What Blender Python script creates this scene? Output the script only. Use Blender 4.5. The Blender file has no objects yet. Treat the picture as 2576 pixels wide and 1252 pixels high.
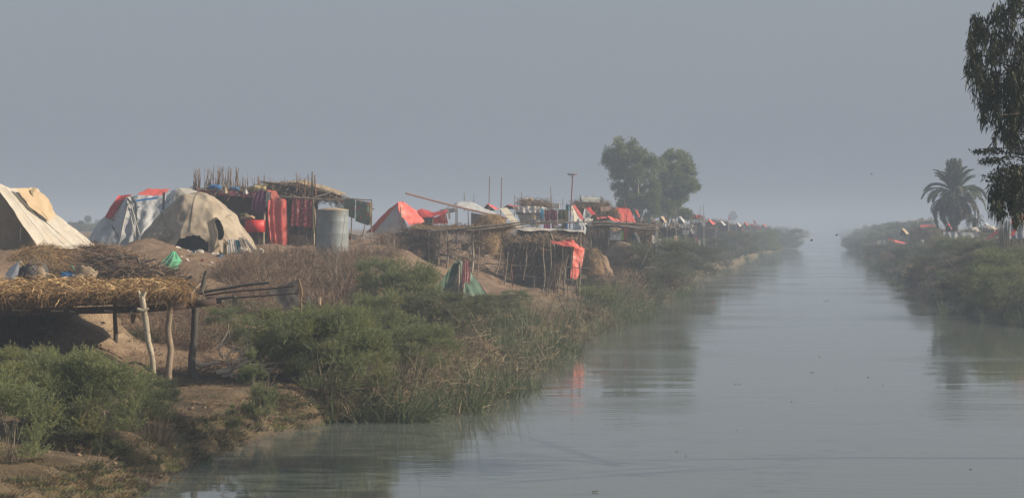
import bpy, math, random
import numpy as np
from mathutils import Vector

sc = bpy.context.scene
COL = sc.collection
R_ = math.radians

# ------------------------------------------------------------------ camera
CAMZ = 5.2
FD = 5367.0            # focal length in units of the 2576-wide drawing grid
HX, HY = 1288.0, 572.5
RIV = 0.1483           # the canal runs off to the right of the view axis
cam_d = bpy.data.cameras.new('camera')
cam = bpy.data.objects.new('camera', cam_d); COL.objects.link(cam)
cam.location = (0, 0, CAMZ); cam.rotation_euler = (R_(90), 0, 0)
cam_d.sensor_width = 36.0; cam_d.lens = 36.0 * FD / 2576.0
cam_d.shift_y = -(626 - HY) / 2576.0
cam_d.clip_start = 0.5; cam_d.clip_end = 6000
sc.camera = cam

# ------------------------------------------------------------------ light
SUN_AZ, SUN_EL = R_(94), R_(27)     # azimuth clockwise from +Y
sv = Vector((math.sin(SUN_AZ) * math.cos(SUN_EL), math.cos(SUN_AZ) * math.cos(SUN_EL), math.sin(SUN_EL)))
sun_d = bpy.data.lights.new('sun', 'SUN'); sun_d.energy = 5.0; sun_d.angle = R_(0.6); sun_d.color = (1.0, 0.82, 0.62)
sun = bpy.data.objects.new('sun', sun_d); COL.objects.link(sun)
sun.rotation_euler = sv.to_track_quat('Z', 'Y').to_euler()
sun.location = (60, -20, 60)

world = bpy.data.worlds.new('World'); sc.world = world; world.use_nodes = True
wn = world.node_tree; wn.nodes.clear()
sky = wn.nodes.new('ShaderNodeTexSky'); sky.sky_type = 'NISHITA'; sky.sun_disc = False
sky.sun_elevation = SUN_EL; sky.sun_rotation = SUN_AZ; sky.air_density = 1.5; sky.dust_density = 4.0; sky.ozone_density = 1.0
hs = wn.nodes.new('ShaderNodeHueSaturation'); hs.inputs['Saturation'].default_value = 0.5
mx = wn.nodes.new('ShaderNodeMix'); mx.data_type = 'RGBA'; mx.inputs['Factor'].default_value = 0.72
mx.inputs['B'].default_value = (2.56, 2.94, 3.58, 1)      # the even grey of thick haze
bg = wn.nodes.new('ShaderNodeBackground'); bg.inputs['Strength'].default_value = 0.075
wo = wn.nodes.new('ShaderNodeOutputWorld')
wn.links.new(sky.outputs[0], hs.inputs['Color']); wn.links.new(hs.outputs[0], mx.inputs['A'])
wn.links.new(mx.outputs['Result'], bg.inputs['Color']); wn.links.new(bg.outputs[0], wo.inputs['Surface'])

sc.view_settings.view_transform = 'Standard'
sc.view_settings.look = 'None'
sc.view_settings.exposure = 0.6
sc.view_settings.gamma = 1.0
sc.view_settings.use_curve_mapping = False
sc.render.engine = 'CYCLES'
sc.cycles.use_denoising = True
sc.cycles.max_bounces = 6
sc.cycles.transparent_max_bounces = 4
sc.cycles.volume_bounces = 1
sc.cycles.caustics_reflective = False; sc.cycles.caustics_refractive = False

# ------------------------------------------------------------------ numeric helpers
rng = np.random.default_rng(7)
random.seed(7)

def P(dx, dy, Y):
    return np.array([(dx - HX) * Y / FD, Y, CAMZ - (dy - HY) * Y / FD])
def M(Y): return Y / FD                      # metres per grid unit at depth Y

_perm = np.random.default_rng(3).random(65536)
def _h(ix, iy, iz):
    return _perm[(ix * 73856093 ^ iy * 19349663 ^ iz * 83492791) & 65535]
def vn(x, y, z=0.0):
    x, y, z = np.broadcast_arrays(np.asarray(x, float), np.asarray(y, float), np.asarray(z, float))
    ix, iy, iz = np.floor(x).astype(np.int64), np.floor(y).astype(np.int64), np.floor(z).astype(np.int64)
    fx, fy, fz = x - ix, y - iy, z - iz
    fx, fy, fz = fx*fx*(3-2*fx), fy*fy*(3-2*fy), fz*fz*(3-2*fz)
    r = 0
    for a in (0, 1):
        for b in (0, 1):
            for c in (0, 1):
                r = r + _h(ix+a, iy+b, iz+c) * (fx if a else 1-fx) * (fy if b else 1-fy) * (fz if c else 1-fz)
    return r * 2 - 1
def fbm(x, y, z=0.0, o=4):
    r, a, f = 0, 1.0, 1.0
    for k in range(o):
        r = r + a * vn(np.asarray(x)*f + 17*k, np.asarray(y)*f + 5*k, np.asarray(z)*f); a *= .5; f *= 2.03
    return r
def sm(x, a, b):
    t = np.clip((np.asarray(x, float) - a) / (b - a), 0, 1); return t*t*(3-2*t)

# ------------------------------------------------------------------ terrain function
LY = [0, 38, 41, 45, 48, 52, 54.5, 56.8, 58.2, 64, 80, 112, 150, 175, 200, 235, 300, 360, 450, 700, 3000]
LW = [13.0, 13.2, 13.4, 13.8, 13.9, 13.9, 13.7, 13.4, 12.3, 12.1, 12.2, 12.0, 11.6, 11.4, 13.2, 13.6, 12.2, 13.0, 11.4, 10.6, 10.3]
NOTCH = [(43.2, 1.5, 2.6, .75), (48.3, .75, 1.9, .8), (55.6, .9, 1.7, .8), (52.2, .45, .9, .5)]
RY = [0, 60, 90, 115, 134, 170, 238, 300, 400, 3000]
RW = [12, 12, 11.5, 10.2, 7.9, 7.0, 6.7, 6.4, 6.3, 6.3]
PS = [0, .22, .7, 2.0, 4.5, 8, 12, 16, 20, 40, 400]
PZ = [0, .42, .88, 1.02, 1.12, 1.9, 3.05, 4.0, 4.2, 4.25, 4.2]
QS = [0, .5, 1.5, 4, 8, 13, 40, 400]
QZ = [0, .45, .9, 1.9, 3.3, 4.1, 4.2, 4.2]
BUMPS = [  # grid x, depth, radius x, radius y, height
    (375, 92, 1.3, 1.6, .55), (690, 107, 1.3, 2.5, .45), (300, 84, 2.0, 1.5, .2), (960, 118, 1.6, 3, .7),
    (1015, 122, 1.4, 3, .5), (1500, 150, 2.2, 4, .9), (1565, 158, 1.7, 3, .6), (1180, 128, 3.0, 3, .3),
    (900, 132, 2.5, 4, .4), (560, 60, 1.3, 1.2, .12), (60, 71, 3.2, 3.0, -.55), (190, 76, 3.5, 3.5, -.45)]
def lshore(Y):
    Y = np.asarray(Y, float)
    return np.interp(Y, LY, LW) + .25*vn(Y*.45, 3.3) * sm(Y, 50, 70) + .14*vn(Y*1.7, 9.1) + .09*vn(Y*4.3, 2.1)
def rshore(Y):
    Y = np.asarray(Y, float)
    return np.interp(Y, RY, RW) + .3*vn(Y*.2, 8.3) + .15*vn(Y*.9, 1.1)
def hgt(X, Y):
    X = np.asarray(X, float); Y = np.asarray(Y, float)
    w = X - RIV*Y
    sl = -w - lshore(Y); sr = w - rshore(Y)
    sl = sl + .35*fbm(X*.5, Y*.5, 2.0, 3) * sm(sl, .2, 3)
    zl = np.interp(sl, PS, PZ); zr = np.interp(sr, QS, QZ)
    zl = zl + .95*sm(sl, 6.6, 9.6)*sm(Y, 58, 62)*(1-sm(Y, 70, 84))*sm(-X, 10.6, 12.6)*(1-sm(sl,9.6,12.5))
    n = fbm(X*.33, Y*.22, 0, 4)*.22 + fbm(X*1.6, Y*1.3, 4, 3)*.09 + np.abs(fbm(X*3.1, Y*2.6, 7, 3))*.06
    nl = n * sm(sl, .2, 5); nr = n * sm(sr, .2, 5) * 1.3
    # little gullies running down to the water
    gl = np.abs(vn(X*.25 + Y*.9, 6.0)) ; nl = nl - .22*(1-sm(gl, 0, .35))*sm(sl, .1, .8)*(1-sm(sl, 3, 6))
    for yc, wd, dp, am in NOTCH:                     # undercut hollows in the mud bank
        q = (Y + .35*vn(X*1.3, 5.5) - yc)/wd
        zl = zl*(1 - am*np.where(q < 0, np.exp(-q*q), np.exp(-(q*2.6)**4))*(1 - sm(sl, dp*.55, dp)))
    pit = sm(-X, 12.85, 13.4)*sm(Y, 49, 53)*(1-sm(Y, 60.5, 61.2))*sm(sl, 1.5, 4)
    zl = zl*(1-pit) + 1.2*pit
    bed = -.8*sm(-np.maximum(sl, sr), 0, 3) - .02
    z = np.where(sl > 0, zl + nl, np.where(sr > 0, zr + nr, bed))
    z = z + (fbm(X*1.9, Y*1.2, 3.0, 4)*.16 - np.abs(vn(X*2.6+Y*.8, Y*.7, 8.0))*.14)*np.exp(-((X+12.2)/1.8)**2 - ((Y-61)/3.5)**2)
    for bx, bY, rx, ry, bh in BUMPS:
        cx = (bx - HX)*bY/FD
        z = z + bh*np.exp(-((X-cx)/rx)**2 - ((Y-bY)/ry)**2) * (sl > 0)
    return z
def G(dx, Y, dz=0.0):
    X = (dx - HX)*Y/FD
    return np.array([X, Y, float(hgt(X, Y)) + dz])
_ys = np.concatenate([np.arange(30, 140, .25), np.geomspace(140, 900, 700)])
def hit(dx, dy):
    """ground point seen at a grid position"""
    X = (dx - HX)*_ys/FD; z = CAMZ - (dy - HY)*_ys/FD
    g = hgt(X, _ys) - z
    k = np.argmax(g > 0)
    return np.array([X[k], _ys[k], float(hgt(X[k], _ys[k]))])

# ------------------------------------------------------------------ mesh building
class MB:
    def __init__(s): s.v = []; s.f = []; s.n = 0       # f: arrays (k, 3|4)
    def add(s, v, f):
        v = np.asarray(v, float).reshape(-1, 3); f = np.asarray(f, np.int64)
        s.v.append(v); s.f.append(f + s.n); s.n += len(v); return s
    def box(s, c, size, rz=0.0, tilt=0.0):
        a = np.array([[x, y, z] for z in (-.5, .5) for x, y in ((-.5,-.5),(.5,-.5),(.5,.5),(-.5,.5))]) * np.array(size)
        ct, st = math.cos(tilt), math.sin(tilt); a = a @ np.array([[ct,0,st],[0,1,0],[-st,0,ct]]).T
        cz, sz = math.cos(rz), math.sin(rz); a = a @ np.array([[cz,-sz,0],[sz,cz,0],[0,0,1]]).T
        return s.add(a + np.array(c), [[3,2,1,0],[4,5,6,7],[0,1,5,4],[1,2,6,5],[2,3,7,6],[3,0,4,7]])
    def tube(s, pts, rad, n=8, wob=0.0):
        pts = np.asarray(pts, float); m = len(pts)
        rad = np.interp(np.linspace(0, 1, m), np.linspace(0, 1, len(np.atleast_1d(rad))), np.atleast_1d(rad)) if np.ndim(rad) else np.full(m, rad)
        t = np.gradient(pts, axis=0); t /= np.linalg.norm(t, axis=1)[:, None] + 1e-9
        ref = np.array([0, 0, 1.0]) if abs(t[0][2]) < .9 else np.array([1.0, 0, 0])
        a = np.cross(t, ref); a /= np.linalg.norm(a, axis=1)[:, None] + 1e-9; b = np.cross(t, a)
        ang = np.arange(n) * 2*np.pi/n
        r = rad[:, None] * (1 + wob * rng.standard_normal((m, n)))
        v = pts[:, None] + (np.cos(ang)[None, :, None]*a[:, None] + np.sin(ang)[None, :, None]*b[:, None]) * r[..., None]
        i = np.arange(m-1)[:, None]*n; j = np.arange(n)[None]; k = (j+1) % n
        f = np.stack([i+j, i+k, i+n+k, i+n+j], -1).reshape(-1, 4)
        base = s.n
        s.add(v, f)
        if n >= 3:
            e0 = np.vstack([v[0], pts[0][None]]); e1 = np.vstack([v[-1], pts[-1][None]])
            j = np.arange(n); q = (j+1) % n
            s.add(e0, np.stack([q, j, np.full(n, n)], -1)); s.add(e1, np.stack([j, q, np.full(n, n)], -1))
        return s
    def grid(s, g, thick=0.0):
        g = np.asarray(g, float); a, b = g.shape[:2]
        i = np.arange(a-1)[:, None]*b; j = np.arange(b-1)[None]
        f = np.stack([i+j, i+j+1, i+b+j+1, i+b+j], -1).reshape(-1, 4)
        s.add(g, f)
        return s
    def blades(s, base, dr, L, W, droop=.0, seg=3, wild=.0, taper=.9):
        N = len(base); dr = dr/(np.linalg.norm(dr, axis=1)[:, None]+1e-9)
        t = np.linspace(0, 1, seg+1)
        L = np.broadcast_to(L, (N,)); W = np.broadcast_to(W, (N,)); droop = np.broadcast_to(droop, (N,))
        rnd = rng.standard_normal((N, 3)); side = np.cross(dr, rnd); side /= np.linalg.norm(side, axis=1)[:, None]+1e-9
        p = base[:, None] + dr[:, None]*(L[:, None]*t)[..., None]
        p[..., 2] -= (droop*L)[:, None]*t**2
        if wild:
            for k in range(1, seg+1):
                p[:, k:] += (rng.standard_normal((N, 3))*wild*L[:, None]/seg)[:, None]
        w = W[:, None]*(1 - taper*t)*.5
        v = np.stack([p - side[:, None]*w[..., None], p + side[:, None]*w[..., None]], 2)   # N, seg+1, 2, 3
        o = (np.arange(N)*(seg+1)*2)[:, None] + (np.arange(seg)*2)[None]
        f = np.stack([o, o+1, o+3, o+2], -1).reshape(-1, 4)
        return s.add(v, f)
    def leaves(s, c, dr, L, W):
        N = len(c); dr = dr/(np.linalg.norm(dr, axis=1)[:, None]+1e-9)
        L = np.broadcast_to(L, (N,)); W = np.broadcast_to(W, (N,))
        rnd = rng.standard_normal((N, 3)); side = np.cross(dr, rnd); side /= np.linalg.norm(side, axis=1)[:, None]+1e-9
        v = np.stack([c - side*W[:, None]*.5 + dr*(L*.35)[:, None], c + dr*L[:, None], c + side*W[:, None]*.5 + dr*(L*.35)[:, None], c], 1)
        f = (np.arange(N)*4)[:, None] + np.array([[0, 3, 2, 1]])
        return s.add(v, f)
    def mesh(s, name, mat, off=(0,0,0), smooth=False):
        me = bpy.data.meshes.new(name)
        v = np.vstack(s.v) - np.array(off)
        nf = sum(len(f) for f in s.f)
        sizes = np.concatenate([np.full(len(f), f.shape[1]) for f in s.f])
        idx = np.concatenate([f.ravel() for f in s.f])
        me.vertices.add(len(v)); me.vertices.foreach_set('co', v.ravel().astype(np.float32))
        me.loops.add(len(idx)); me.loops.foreach_set('vertex_index', idx.astype(np.int32))
        me.polygons.add(nf); st = np.concatenate([[0], np.cumsum(sizes)[:-1]])
        me.polygons.foreach_set('loop_start', st.astype(np.int32)); me.polygons.foreach_set('loop_total', sizes.astype(np.int32))
        if smooth: me.polygons.foreach_set('use_smooth', np.ones(nf, bool))
        me.materials.append(mat); me.update(calc_edges=True)
        return me

def put(mb, name, mat, parent=None, label=None, cat=None, group=None, kind=None, smooth=False, origin=None):
    if parent is not None: off = np.array(parent['_loc']) if '_loc' in parent else np.zeros(3)
    else:
        v = np.vstack(mb.v); off = np.array([*( (v.min(0)+v.max(0))/2 )[:2], v[:, 2].min()]) if origin is None else np.array(origin)
        if kind in ('structure', 'stuff'): off = np.zeros(3)
    o = bpy.data.objects.new(name, mb.mesh(name, mat, off, smooth)); COL.objects.link(o)
    if parent is not None: o.parent = parent; o['_loc'] = [float(x) for x in off]
    else: o.location = off; o['_loc'] = [float(x) for x in off]
    if label: o['label'] = label
    if cat: o['category'] = cat
    if group: o['group'] = group
    if kind: o['kind'] = kind
    return o
def thing(name, label, cat, loc, group=None):
    o = bpy.data.objects.new(name, None); COL.objects.link(o); o.location = tuple(float(x) for x in loc)
    o.empty_display_size = .2
    o['label'] = label; o['category'] = cat; o['_loc'] = [float(x) for x in loc]
    if group: o['group'] = group
    return o
def copy_thing(src, loc, rz=0, sc_=1.0, label=None, group=None):
    c = src.copy(); COL.objects.link(c); c.location = tuple(float(x) for x in loc); c.rotation_euler = (0, 0, rz)
    c.scale = (sc_, sc_, sc_) if np.ndim(sc_) == 0 else sc_
    if label: c['label'] = label
    if group: c['group'] = group
    for ch in src.children:
        d = ch.copy(); COL.objects.link(d); d.parent = c
    return c

def resample(pl, n):
    pl = np.asarray(pl, float); d = np.concatenate([[0], np.cumsum(np.linalg.norm(np.diff(pl, axis=0), axis=1))])
    t = np.linspace(0, d[-1], n); return np.stack([np.interp(t, d, pl[:, k]) for k in range(3)], 1)
def loft(curves, nu=24, nv=16, wr=.02, fr=2.0, pleat=0.0, pf=9.0, sag=0.0, seed=0.0, round_=0.0):
    """cloth or skin through several 3-D polylines, creased by noise"""
    cs = [resample(c, nu) for c in curves]
    K = len(cs); out = []
    for j in range(nv):
        q = j/(nv-1)*(K-1); k = min(int(q), K-2); t = q-k
        out.append(cs[k]*(1-t) + cs[k+1]*t)
    g = np.array(out)                       # nv, nu, 3
    du = np.gradient(g, axis=1); dv = np.gradient(g, axis=0)
    nrm = np.cross(du, dv); nrm /= np.linalg.norm(nrm, axis=2)[..., None] + 1e-9
    n = fbm(g[..., 0]*fr + seed, g[..., 1]*fr*.6, g[..., 2]*fr*.8 + seed*1.7, 3)
    r1 = 1 - np.abs(vn(g[..., 0]*fr*1.5 - g[..., 2]*fr*.9 + seed, g[..., 2]*fr*.3 + g[..., 0]*.4, 3.0))*2
    u = np.linspace(0, 1, nu)[None]; v = np.linspace(0, 1, nv)[:, None]
    d = wr*n + wr*.7*np.clip(r1, 0, 1) + pleat*np.sin(u*pf*6.283 + 1.3*vn(u*3, seed))*(.35+.65*v)
    g = g + nrm*d[..., None]
    g[..., 2] -= sag*np.sin(np.pi*u)*np.sin(np.pi*np.clip(v, 0, 1))
    return g
def C(*pts): return [P(*p) for p in pts]
def cloth(curves, name, mat, parent=None, **k):
    kw = {a: k.pop(a) for a in ('nu','nv','wr','fr','pleat','pf','sag','seed') if a in k}
    g = loft(curves, **kw); mb = MB().grid(g)
    # a second skin 1 cm behind gives the cloth its hem and thickness
    return put(mb, name, mat, parent, smooth=True, **k)
def pole(a, b, r0, r1=None, bend=.02, n=7, seg=7):
    a = np.asarray(a, float); b = np.asarray(b, float); L = np.linalg.norm(b-a)
    t = np.linspace(0, 1, seg)[:, None]; pts = a*(1-t) + b*t
    off = rng.standard_normal(3)*bend*L; off2 = rng.standard_normal(3)*bend*L*.5
    pts = pts + np.sin(np.pi*t)*off + np.sin(2*np.pi*t)*off2
    return pts, np.linspace(r0, r1 if r1 is not None else r0*.75, seg)

# ------------------------------------------------------------------ materials
def nd(nt, t, **k):
    n = nt.nodes.new(t)
    for a, b in k.items(): setattr(n, a, b)
    return n
MATS = {}
def mat(name, c1, c2=None, scale=3.0, rough=.85, bump=.0, bscale=25.0, island=0.0, transl=0.0, stretch=None, metal=0.0,
        objrand=0.0, c3=None, s3=1.0, t3=(.5, .62), spec=.3, coord='Object', lo=.38, hi=.62, sss=None):
    if name in MATS: return MATS[name]
    m = bpy.data.materials.new(name); m.use_nodes = True; nt = m.node_tree; L = nt.links
    b = nt.nodes['Principled BSDF']; out = nt.nodes['Material Output']
    b.inputs['Roughness'].default_value = rough; b.inputs['Metallic'].default_value = metal
    b.inputs['Specular IOR Level'].default_value = spec
    c2 = c2 or tuple(x*.6 for x in c1)
    tc = nd(nt, 'ShaderNodeTexCoord'); mp = nd(nt, 'ShaderNodeMapping')
    L.new(tc.outputs[coord], mp.inputs['Vector'])
    if stretch: mp.inputs['Scale'].default_value = stretch
    nz = nd(nt, 'ShaderNodeTexNoise'); nz.inputs['Scale'].default_value = scale; nz.inputs['Detail'].default_value = 6; nz.inputs['Roughness'].default_value = .65
    L.new(mp.outputs[0], nz.inputs['Vector'])
    rp = nd(nt, 'ShaderNodeMapRange'); rp.inputs['From Min'].default_value = lo; rp.inputs['From Max'].default_value = hi
    L.new(nz.outputs[0], rp.inputs['Value'])
    fac = rp.outputs[0]
    if island:
        ge = nd(nt, 'ShaderNodeNewGeometry'); a = nd(nt, 'ShaderNodeMix'); a.inputs['Factor'].default_value = island
        L.new(fac, a.inputs['A']); L.new(ge.outputs['Random Per Island'], a.inputs['B']); fac = a.outputs['Result']
    if objrand:
        oi = nd(nt, 'ShaderNodeObjectInfo'); a = nd(nt, 'ShaderNodeMix'); a.inputs['Factor'].default_value = objrand
        L.new(fac, a.inputs['A']); L.new(oi.outputs['Random'], a.inputs['B']); fac = a.outputs['Result']
    mc = nd(nt, 'ShaderNodeMix', data_type='RGBA'); mc.inputs['A'].default_value = (*c1, 1); mc.inputs['B'].default_value = (*c2, 1)
    L.new(fac, mc.inputs['Factor']); col = mc.outputs['Result']
    if c3:
        n3 = nd(nt, 'ShaderNodeTexNoise'); n3.inputs['Scale'].default_value = s3; n3.inputs['Detail'].default_value = 5
        L.new(tc.outputs[coord], n3.inputs['Vector'])
        r3 = nd(nt, 'ShaderNodeMapRange'); r3.inputs['From Min'].default_value = t3[0]; r3.inputs['From Max'].default_value = t3[1]
        L.new(n3.outputs[0], r3.inputs['Value'])
        m3 = nd(nt, 'ShaderNodeMix', data_type='RGBA'); m3.inputs['B'].default_value = (*c3, 1)
        L.new(col, m3.inputs['A']); L.new(r3.outputs[0], m3.inputs['Factor']); col = m3.outputs['Result']
    L.new(col, b.inputs['Base Color'])
    if bump:
        bn = nd(nt, 'ShaderNodeTexNoise'); bn.inputs['Scale'].default_value = bscale; bn.inputs['Detail'].default_value = 6; bn.inputs['Roughness'].default_value = .7
        L.new(mp.outputs[0], bn.inputs['Vector'])
        bp = nd(nt, 'ShaderNodeBump'); bp.inputs['Strength'].default_value = 1.0; bp.inputs['Distance'].default_value = bump
        L.new(bn.outputs[0], bp.inputs['Height']); L.new(bp.outputs[0], b.inputs['Normal'])
    if transl:
        tr = nd(nt, 'ShaderNodeBsdfTranslucent'); L.new(col, tr.inputs['Color'])
        ms = nd(nt, 'ShaderNodeMixShader'); ms.inputs[0].default_value = transl
        L.new(b.outputs[0], ms.inputs[1]); L.new(tr.outputs[0], ms.inputs[2]); L.new(ms.outputs[0], out.inputs['Surface'])
    MATS[name] = m; return m

def soil_mat():
    m = bpy.data.materials.new('bank_soil'); m.use_nodes = True; nt = m.node_tree; L = nt.links; b = nt.nodes['Principled BSDF']
    b.inputs['Roughness'].default_value = .95; b.inputs['Specular IOR Level'].default_value = .15
    tc = nd(nt, 'ShaderNodeTexCoord')
    def noise(s, d=6, r=.6):
        n = nd(nt, 'ShaderNodeTexNoise'); n.inputs['Scale'].default_value = s; n.inputs['Detail'].default_value = d; n.inputs['Roughness'].default_value = r
        L.new(tc.outputs['Object'], n.inputs['Vector']); return n.outputs[0]
    def rng_(src, a, c):
        n = nd(nt, 'ShaderNodeMapRange'); n.inputs['From Min'].default_value = a; n.inputs['From Max'].default_value = c; L.new(src, n.inputs['Value']); return n.outputs[0]
    def mixc(f, a, c):
        n = nd(nt, 'ShaderNodeMix', data_type='RGBA'); L.new(f, n.inputs['Factor'])
        for s, x in (('A', a), ('B', c)):
            if isinstance(x, tuple): n.inputs[s].default_value = (*x, 1)
            else: L.new(x, n.inputs[s])
        return n.outputs['Result']
    c = mixc(rng_(noise(.35), .4, .6), (.225, .165, .115), (.155, .11, .075))
    c = mixc(rng_(noise(2.2, 8, .7), .45, .7), c, (.13, .095, .07))
    c = mixc(rng_(noise(9, 6, .75), .52, .72), c, (.30, .23, .16))
    g = rng_(noise(.22, 5), .50, .62)
    sp = nd(nt, 'ShaderNodeSeparateXYZ'); L.new(tc.outputs['Object'], sp.inputs[0])
    low = nd(nt, 'ShaderNodeMapRange'); low.inputs['From Min'].default_value = 1.6; low.inputs['From Max'].default_value = .5; L.new(sp.outputs['Z'], low.inputs['Value'])
    gm = nd(nt, 'ShaderNodeMath', operation='MULTIPLY'); L.new(low.outputs[0], gm.inputs[0]); gm.inputs[1].default_value = .6
    c = mixc(gm.outputs[0], c, mixc(rng_(noise(6, 5, .7), .4, .6), (.070, .075, .036), (.125, .105, .06)))
    wet = nd(nt, 'ShaderNodeMapRange'); wet.inputs['From Min'].default_value = .22; wet.inputs['From Max'].default_value = .03; L.new(sp.outputs['Z'], wet.inputs['Value'])
    c = mixc(wet.outputs[0], c, (.095, .08, .06))
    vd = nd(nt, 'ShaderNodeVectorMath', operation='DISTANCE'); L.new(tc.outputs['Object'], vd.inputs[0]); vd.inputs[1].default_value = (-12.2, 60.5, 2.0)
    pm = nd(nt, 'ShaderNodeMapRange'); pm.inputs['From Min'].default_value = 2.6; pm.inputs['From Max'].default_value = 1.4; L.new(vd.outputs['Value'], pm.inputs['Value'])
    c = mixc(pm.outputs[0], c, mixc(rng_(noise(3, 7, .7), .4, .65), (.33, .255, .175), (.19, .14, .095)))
    L.new(c, b.inputs['Base Color'])
    ro = nd(nt, 'ShaderNodeMapRange'); L.new(wet.outputs[0], ro.inputs['Value']); ro.inputs['To Min'].default_value = .95; ro.inputs['To Max'].default_value = .5
    L.new(ro.outputs[0], b.inputs['Roughness'])
    bp = nd(nt, 'ShaderNodeBump'); bp.inputs['Strength'].default_value = 1; bp.inputs['Distance'].default_value = .10
    L.new(noise(4.5, 9, .72), bp.inputs['Height'])
    bp2 = nd(nt, 'ShaderNodeBump'); bp2.inputs['Strength'].default_value = .8; bp2.inputs['Distance'].default_value = .05
    L.new(noise(16, 6, .7), bp2.inputs['Height']); L.new(bp.outputs[0], bp2.inputs['Normal']); L.new(bp2.outputs[0], b.inputs['Normal'])
    return m

def water_mat():
    m = bpy.data.materials.new('canal_water'); m.use_nodes = True; nt = m.node_tree; L = nt.links; b = nt.nodes['Principled BSDF']
    b.inputs['Base Color'].default_value = (.10, .122, .112, 1); b.inputs['IOR'].default_value = 1.33; b.inputs['Specular IOR Level'].default_value = .5
    tc = nd(nt, 'ShaderNodeTexCoord')
    def n(scale, st, d=3):
        mp = nd(nt, 'ShaderNodeMapping'); mp.inputs['Scale'].default_value = st; mp.inputs['Rotation'].default_value = (0, 0, R_(8))
        L.new(tc.outputs['Object'], mp.inputs['Vector'])
        t = nd(nt, 'ShaderNodeTexNoise'); t.inputs['Scale'].default_value = scale; t.inputs['Detail'].default_value = d
        L.new(mp.outputs[0], t.inputs['Vector']); return t.outputs[0]
    patch = nd(nt, 'ShaderNodeMapRange'); patch.inputs['From Min'].default_value = .46; patch.inputs['From Max'].default_value = .62
    L.new(n(1.0, (.05, .11, 1), 4), patch.inputs['Value'])
    rg = nd(nt, 'ShaderNodeMapRange'); L.new(patch.outputs[0], rg.inputs['Value']); rg.inputs['To Min'].default_value = .035; rg.inputs['To Max'].default_value = .085
    L.new(rg.outputs[0], b.inputs['Roughness'])
    st = nd(nt, 'ShaderNodeMapRange'); L.new(patch.outputs[0], st.inputs['Value']); st.inputs['To Min'].default_value = .08; st.inputs['To Max'].default_value = .9
    b1 = nd(nt, 'ShaderNodeBump'); b1.inputs['Distance'].default_value = .012; L.new(st.outputs[0], b1.inputs['Strength']); L.new(n(1.0, (.9, 3.0, 1), 4), b1.inputs['Height'])
    b2 = nd(nt, 'ShaderNodeBump'); b2.inputs['Distance'].default_value = .02; b2.inputs['Strength'].default_value = .6; L.new(n(1.0, (.16, .5, 1), 2), b2.inputs['Height'])
    L.new(b1.outputs[0], b2.inputs['Normal']); L.new(b2.outputs[0], b.inputs['Normal'])
    return m

# ------------------------------------------------------------------ ground, water, haze
def build_ground():
    Ys = np.concatenate([np.arange(22, 38, 1.0), np.arange(38, 75, .16), np.arange(75, 140, .35), np.geomspace(140, 2560, 150)])
    s = np.concatenate([[0, .08, .18, .3, .45, .6, .8], np.arange(1.0, 22, .2), np.arange(22, 40, .5), np.geomspace(40, 700, 22)])
    lw = lshore(Ys); rw = rshore(Ys)
    bed = np.linspace(-1, 1, 11)[1:-1]
    W = np.concatenate([-(lw[:, None] + s[None, ::-1]), bed[None]*np.where(bed[None] < 0, lw[:, None], rw[:, None]), rw[:, None] + s[None]], 1)
    X = W + RIV*Ys[:, None]; YY = np.broadcast_to(Ys[:, None], X.shape)
    Z = hgt(X, YY)
    g = np.stack([X, YY, Z], -1)
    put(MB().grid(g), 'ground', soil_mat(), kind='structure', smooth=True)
build_ground()
wy = np.array([-15, 2560.0])
g = np.array([[[RIV*y - 30, y, 0], [RIV*y + 30, y, 0]] for y in (-15.0, 2560.0)])
put(MB().grid(g), 'canal_water', water_mat(), kind='structure')

hz = MB().box((100, 1275, 8.0), (2600, 2600, 20.0))
hm = bpy.data.materials.new('morning_haze'); hm.use_nodes = True; nt = hm.node_tree; nt.nodes.clear()
pv = nd(nt, 'ShaderNodeVolumePrincipled'); pv.inputs['Density'].default_value = .00142; pv.inputs['Color'].default_value = (.445, .55, .705, 1); pv.inputs['Anisotropy'].default_value = 0.0
mo = nd(nt, 'ShaderNodeOutputMaterial'); nt.links.new(pv.outputs[0], mo.inputs['Volume'])
put(hz, 'haze', hm, kind='stuff')
# ================================================================== VEGETATION
M_tam = mat('tamarisk_leaf', (.235, .265, .125), (.105, .140, .070), scale=1.1, rough=.7, island=.45, transl=.35, objrand=.25, c3=(.23, .225, .10), s3=.9)
M_tamy = mat('yellow_green_leaf', (.27, .285, .115), (.14, .17, .07), scale=1.1, rough=.7, island=.45, transl=.35, objrand=.2)
M_tamd = mat('dull_green_leaf', (.165, .175, .10), (.085, .10, .06), scale=1.1, rough=.75, island=.5, transl=.3, objrand=.3)
M_twig = mat('dead_twig', (.235, .17, .12), (.11, .078, .058), scale=3, island=.7, objrand=.2)
M_bark = mat('grey_bark', (.28, .25, .20), (.14, .12, .10), scale=6, rough=.9, bump=.01, bscale=30, stretch=(1, 1, .25))
M_reedg = mat('green_reed', (.075, .115, .060), (.125, .145, .075), scale=.5, island=.7, transl=.25, rough=.6, objrand=.2)
M_reedd = mat('dry_reed', (.25, .205, .135), (.12, .10, .07), scale=.6, island=.75, transl=.2, rough=.8, objrand=.2)
M_reedx = mat('rotten_reed', (.12, .095, .070), (.055, .050, .038), scale=.6, island=.75, transl=.1, rough=.8, objrand=.2)
M_straw = mat('straw', (.36, .24, .115), (.18, .115, .06), scale=1.3, island=.65, transl=.15, rough=.8)
M_strawb = mat('straw_mass', (.23, .15, .075), (.12, .078, .04), scale=7, rough=.95, bump=.05, bscale=18)

def unit(n):
    v = rng.standard_normal((n, 3)); return v/np.linalg.norm(v, axis=1)[:, None]

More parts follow.
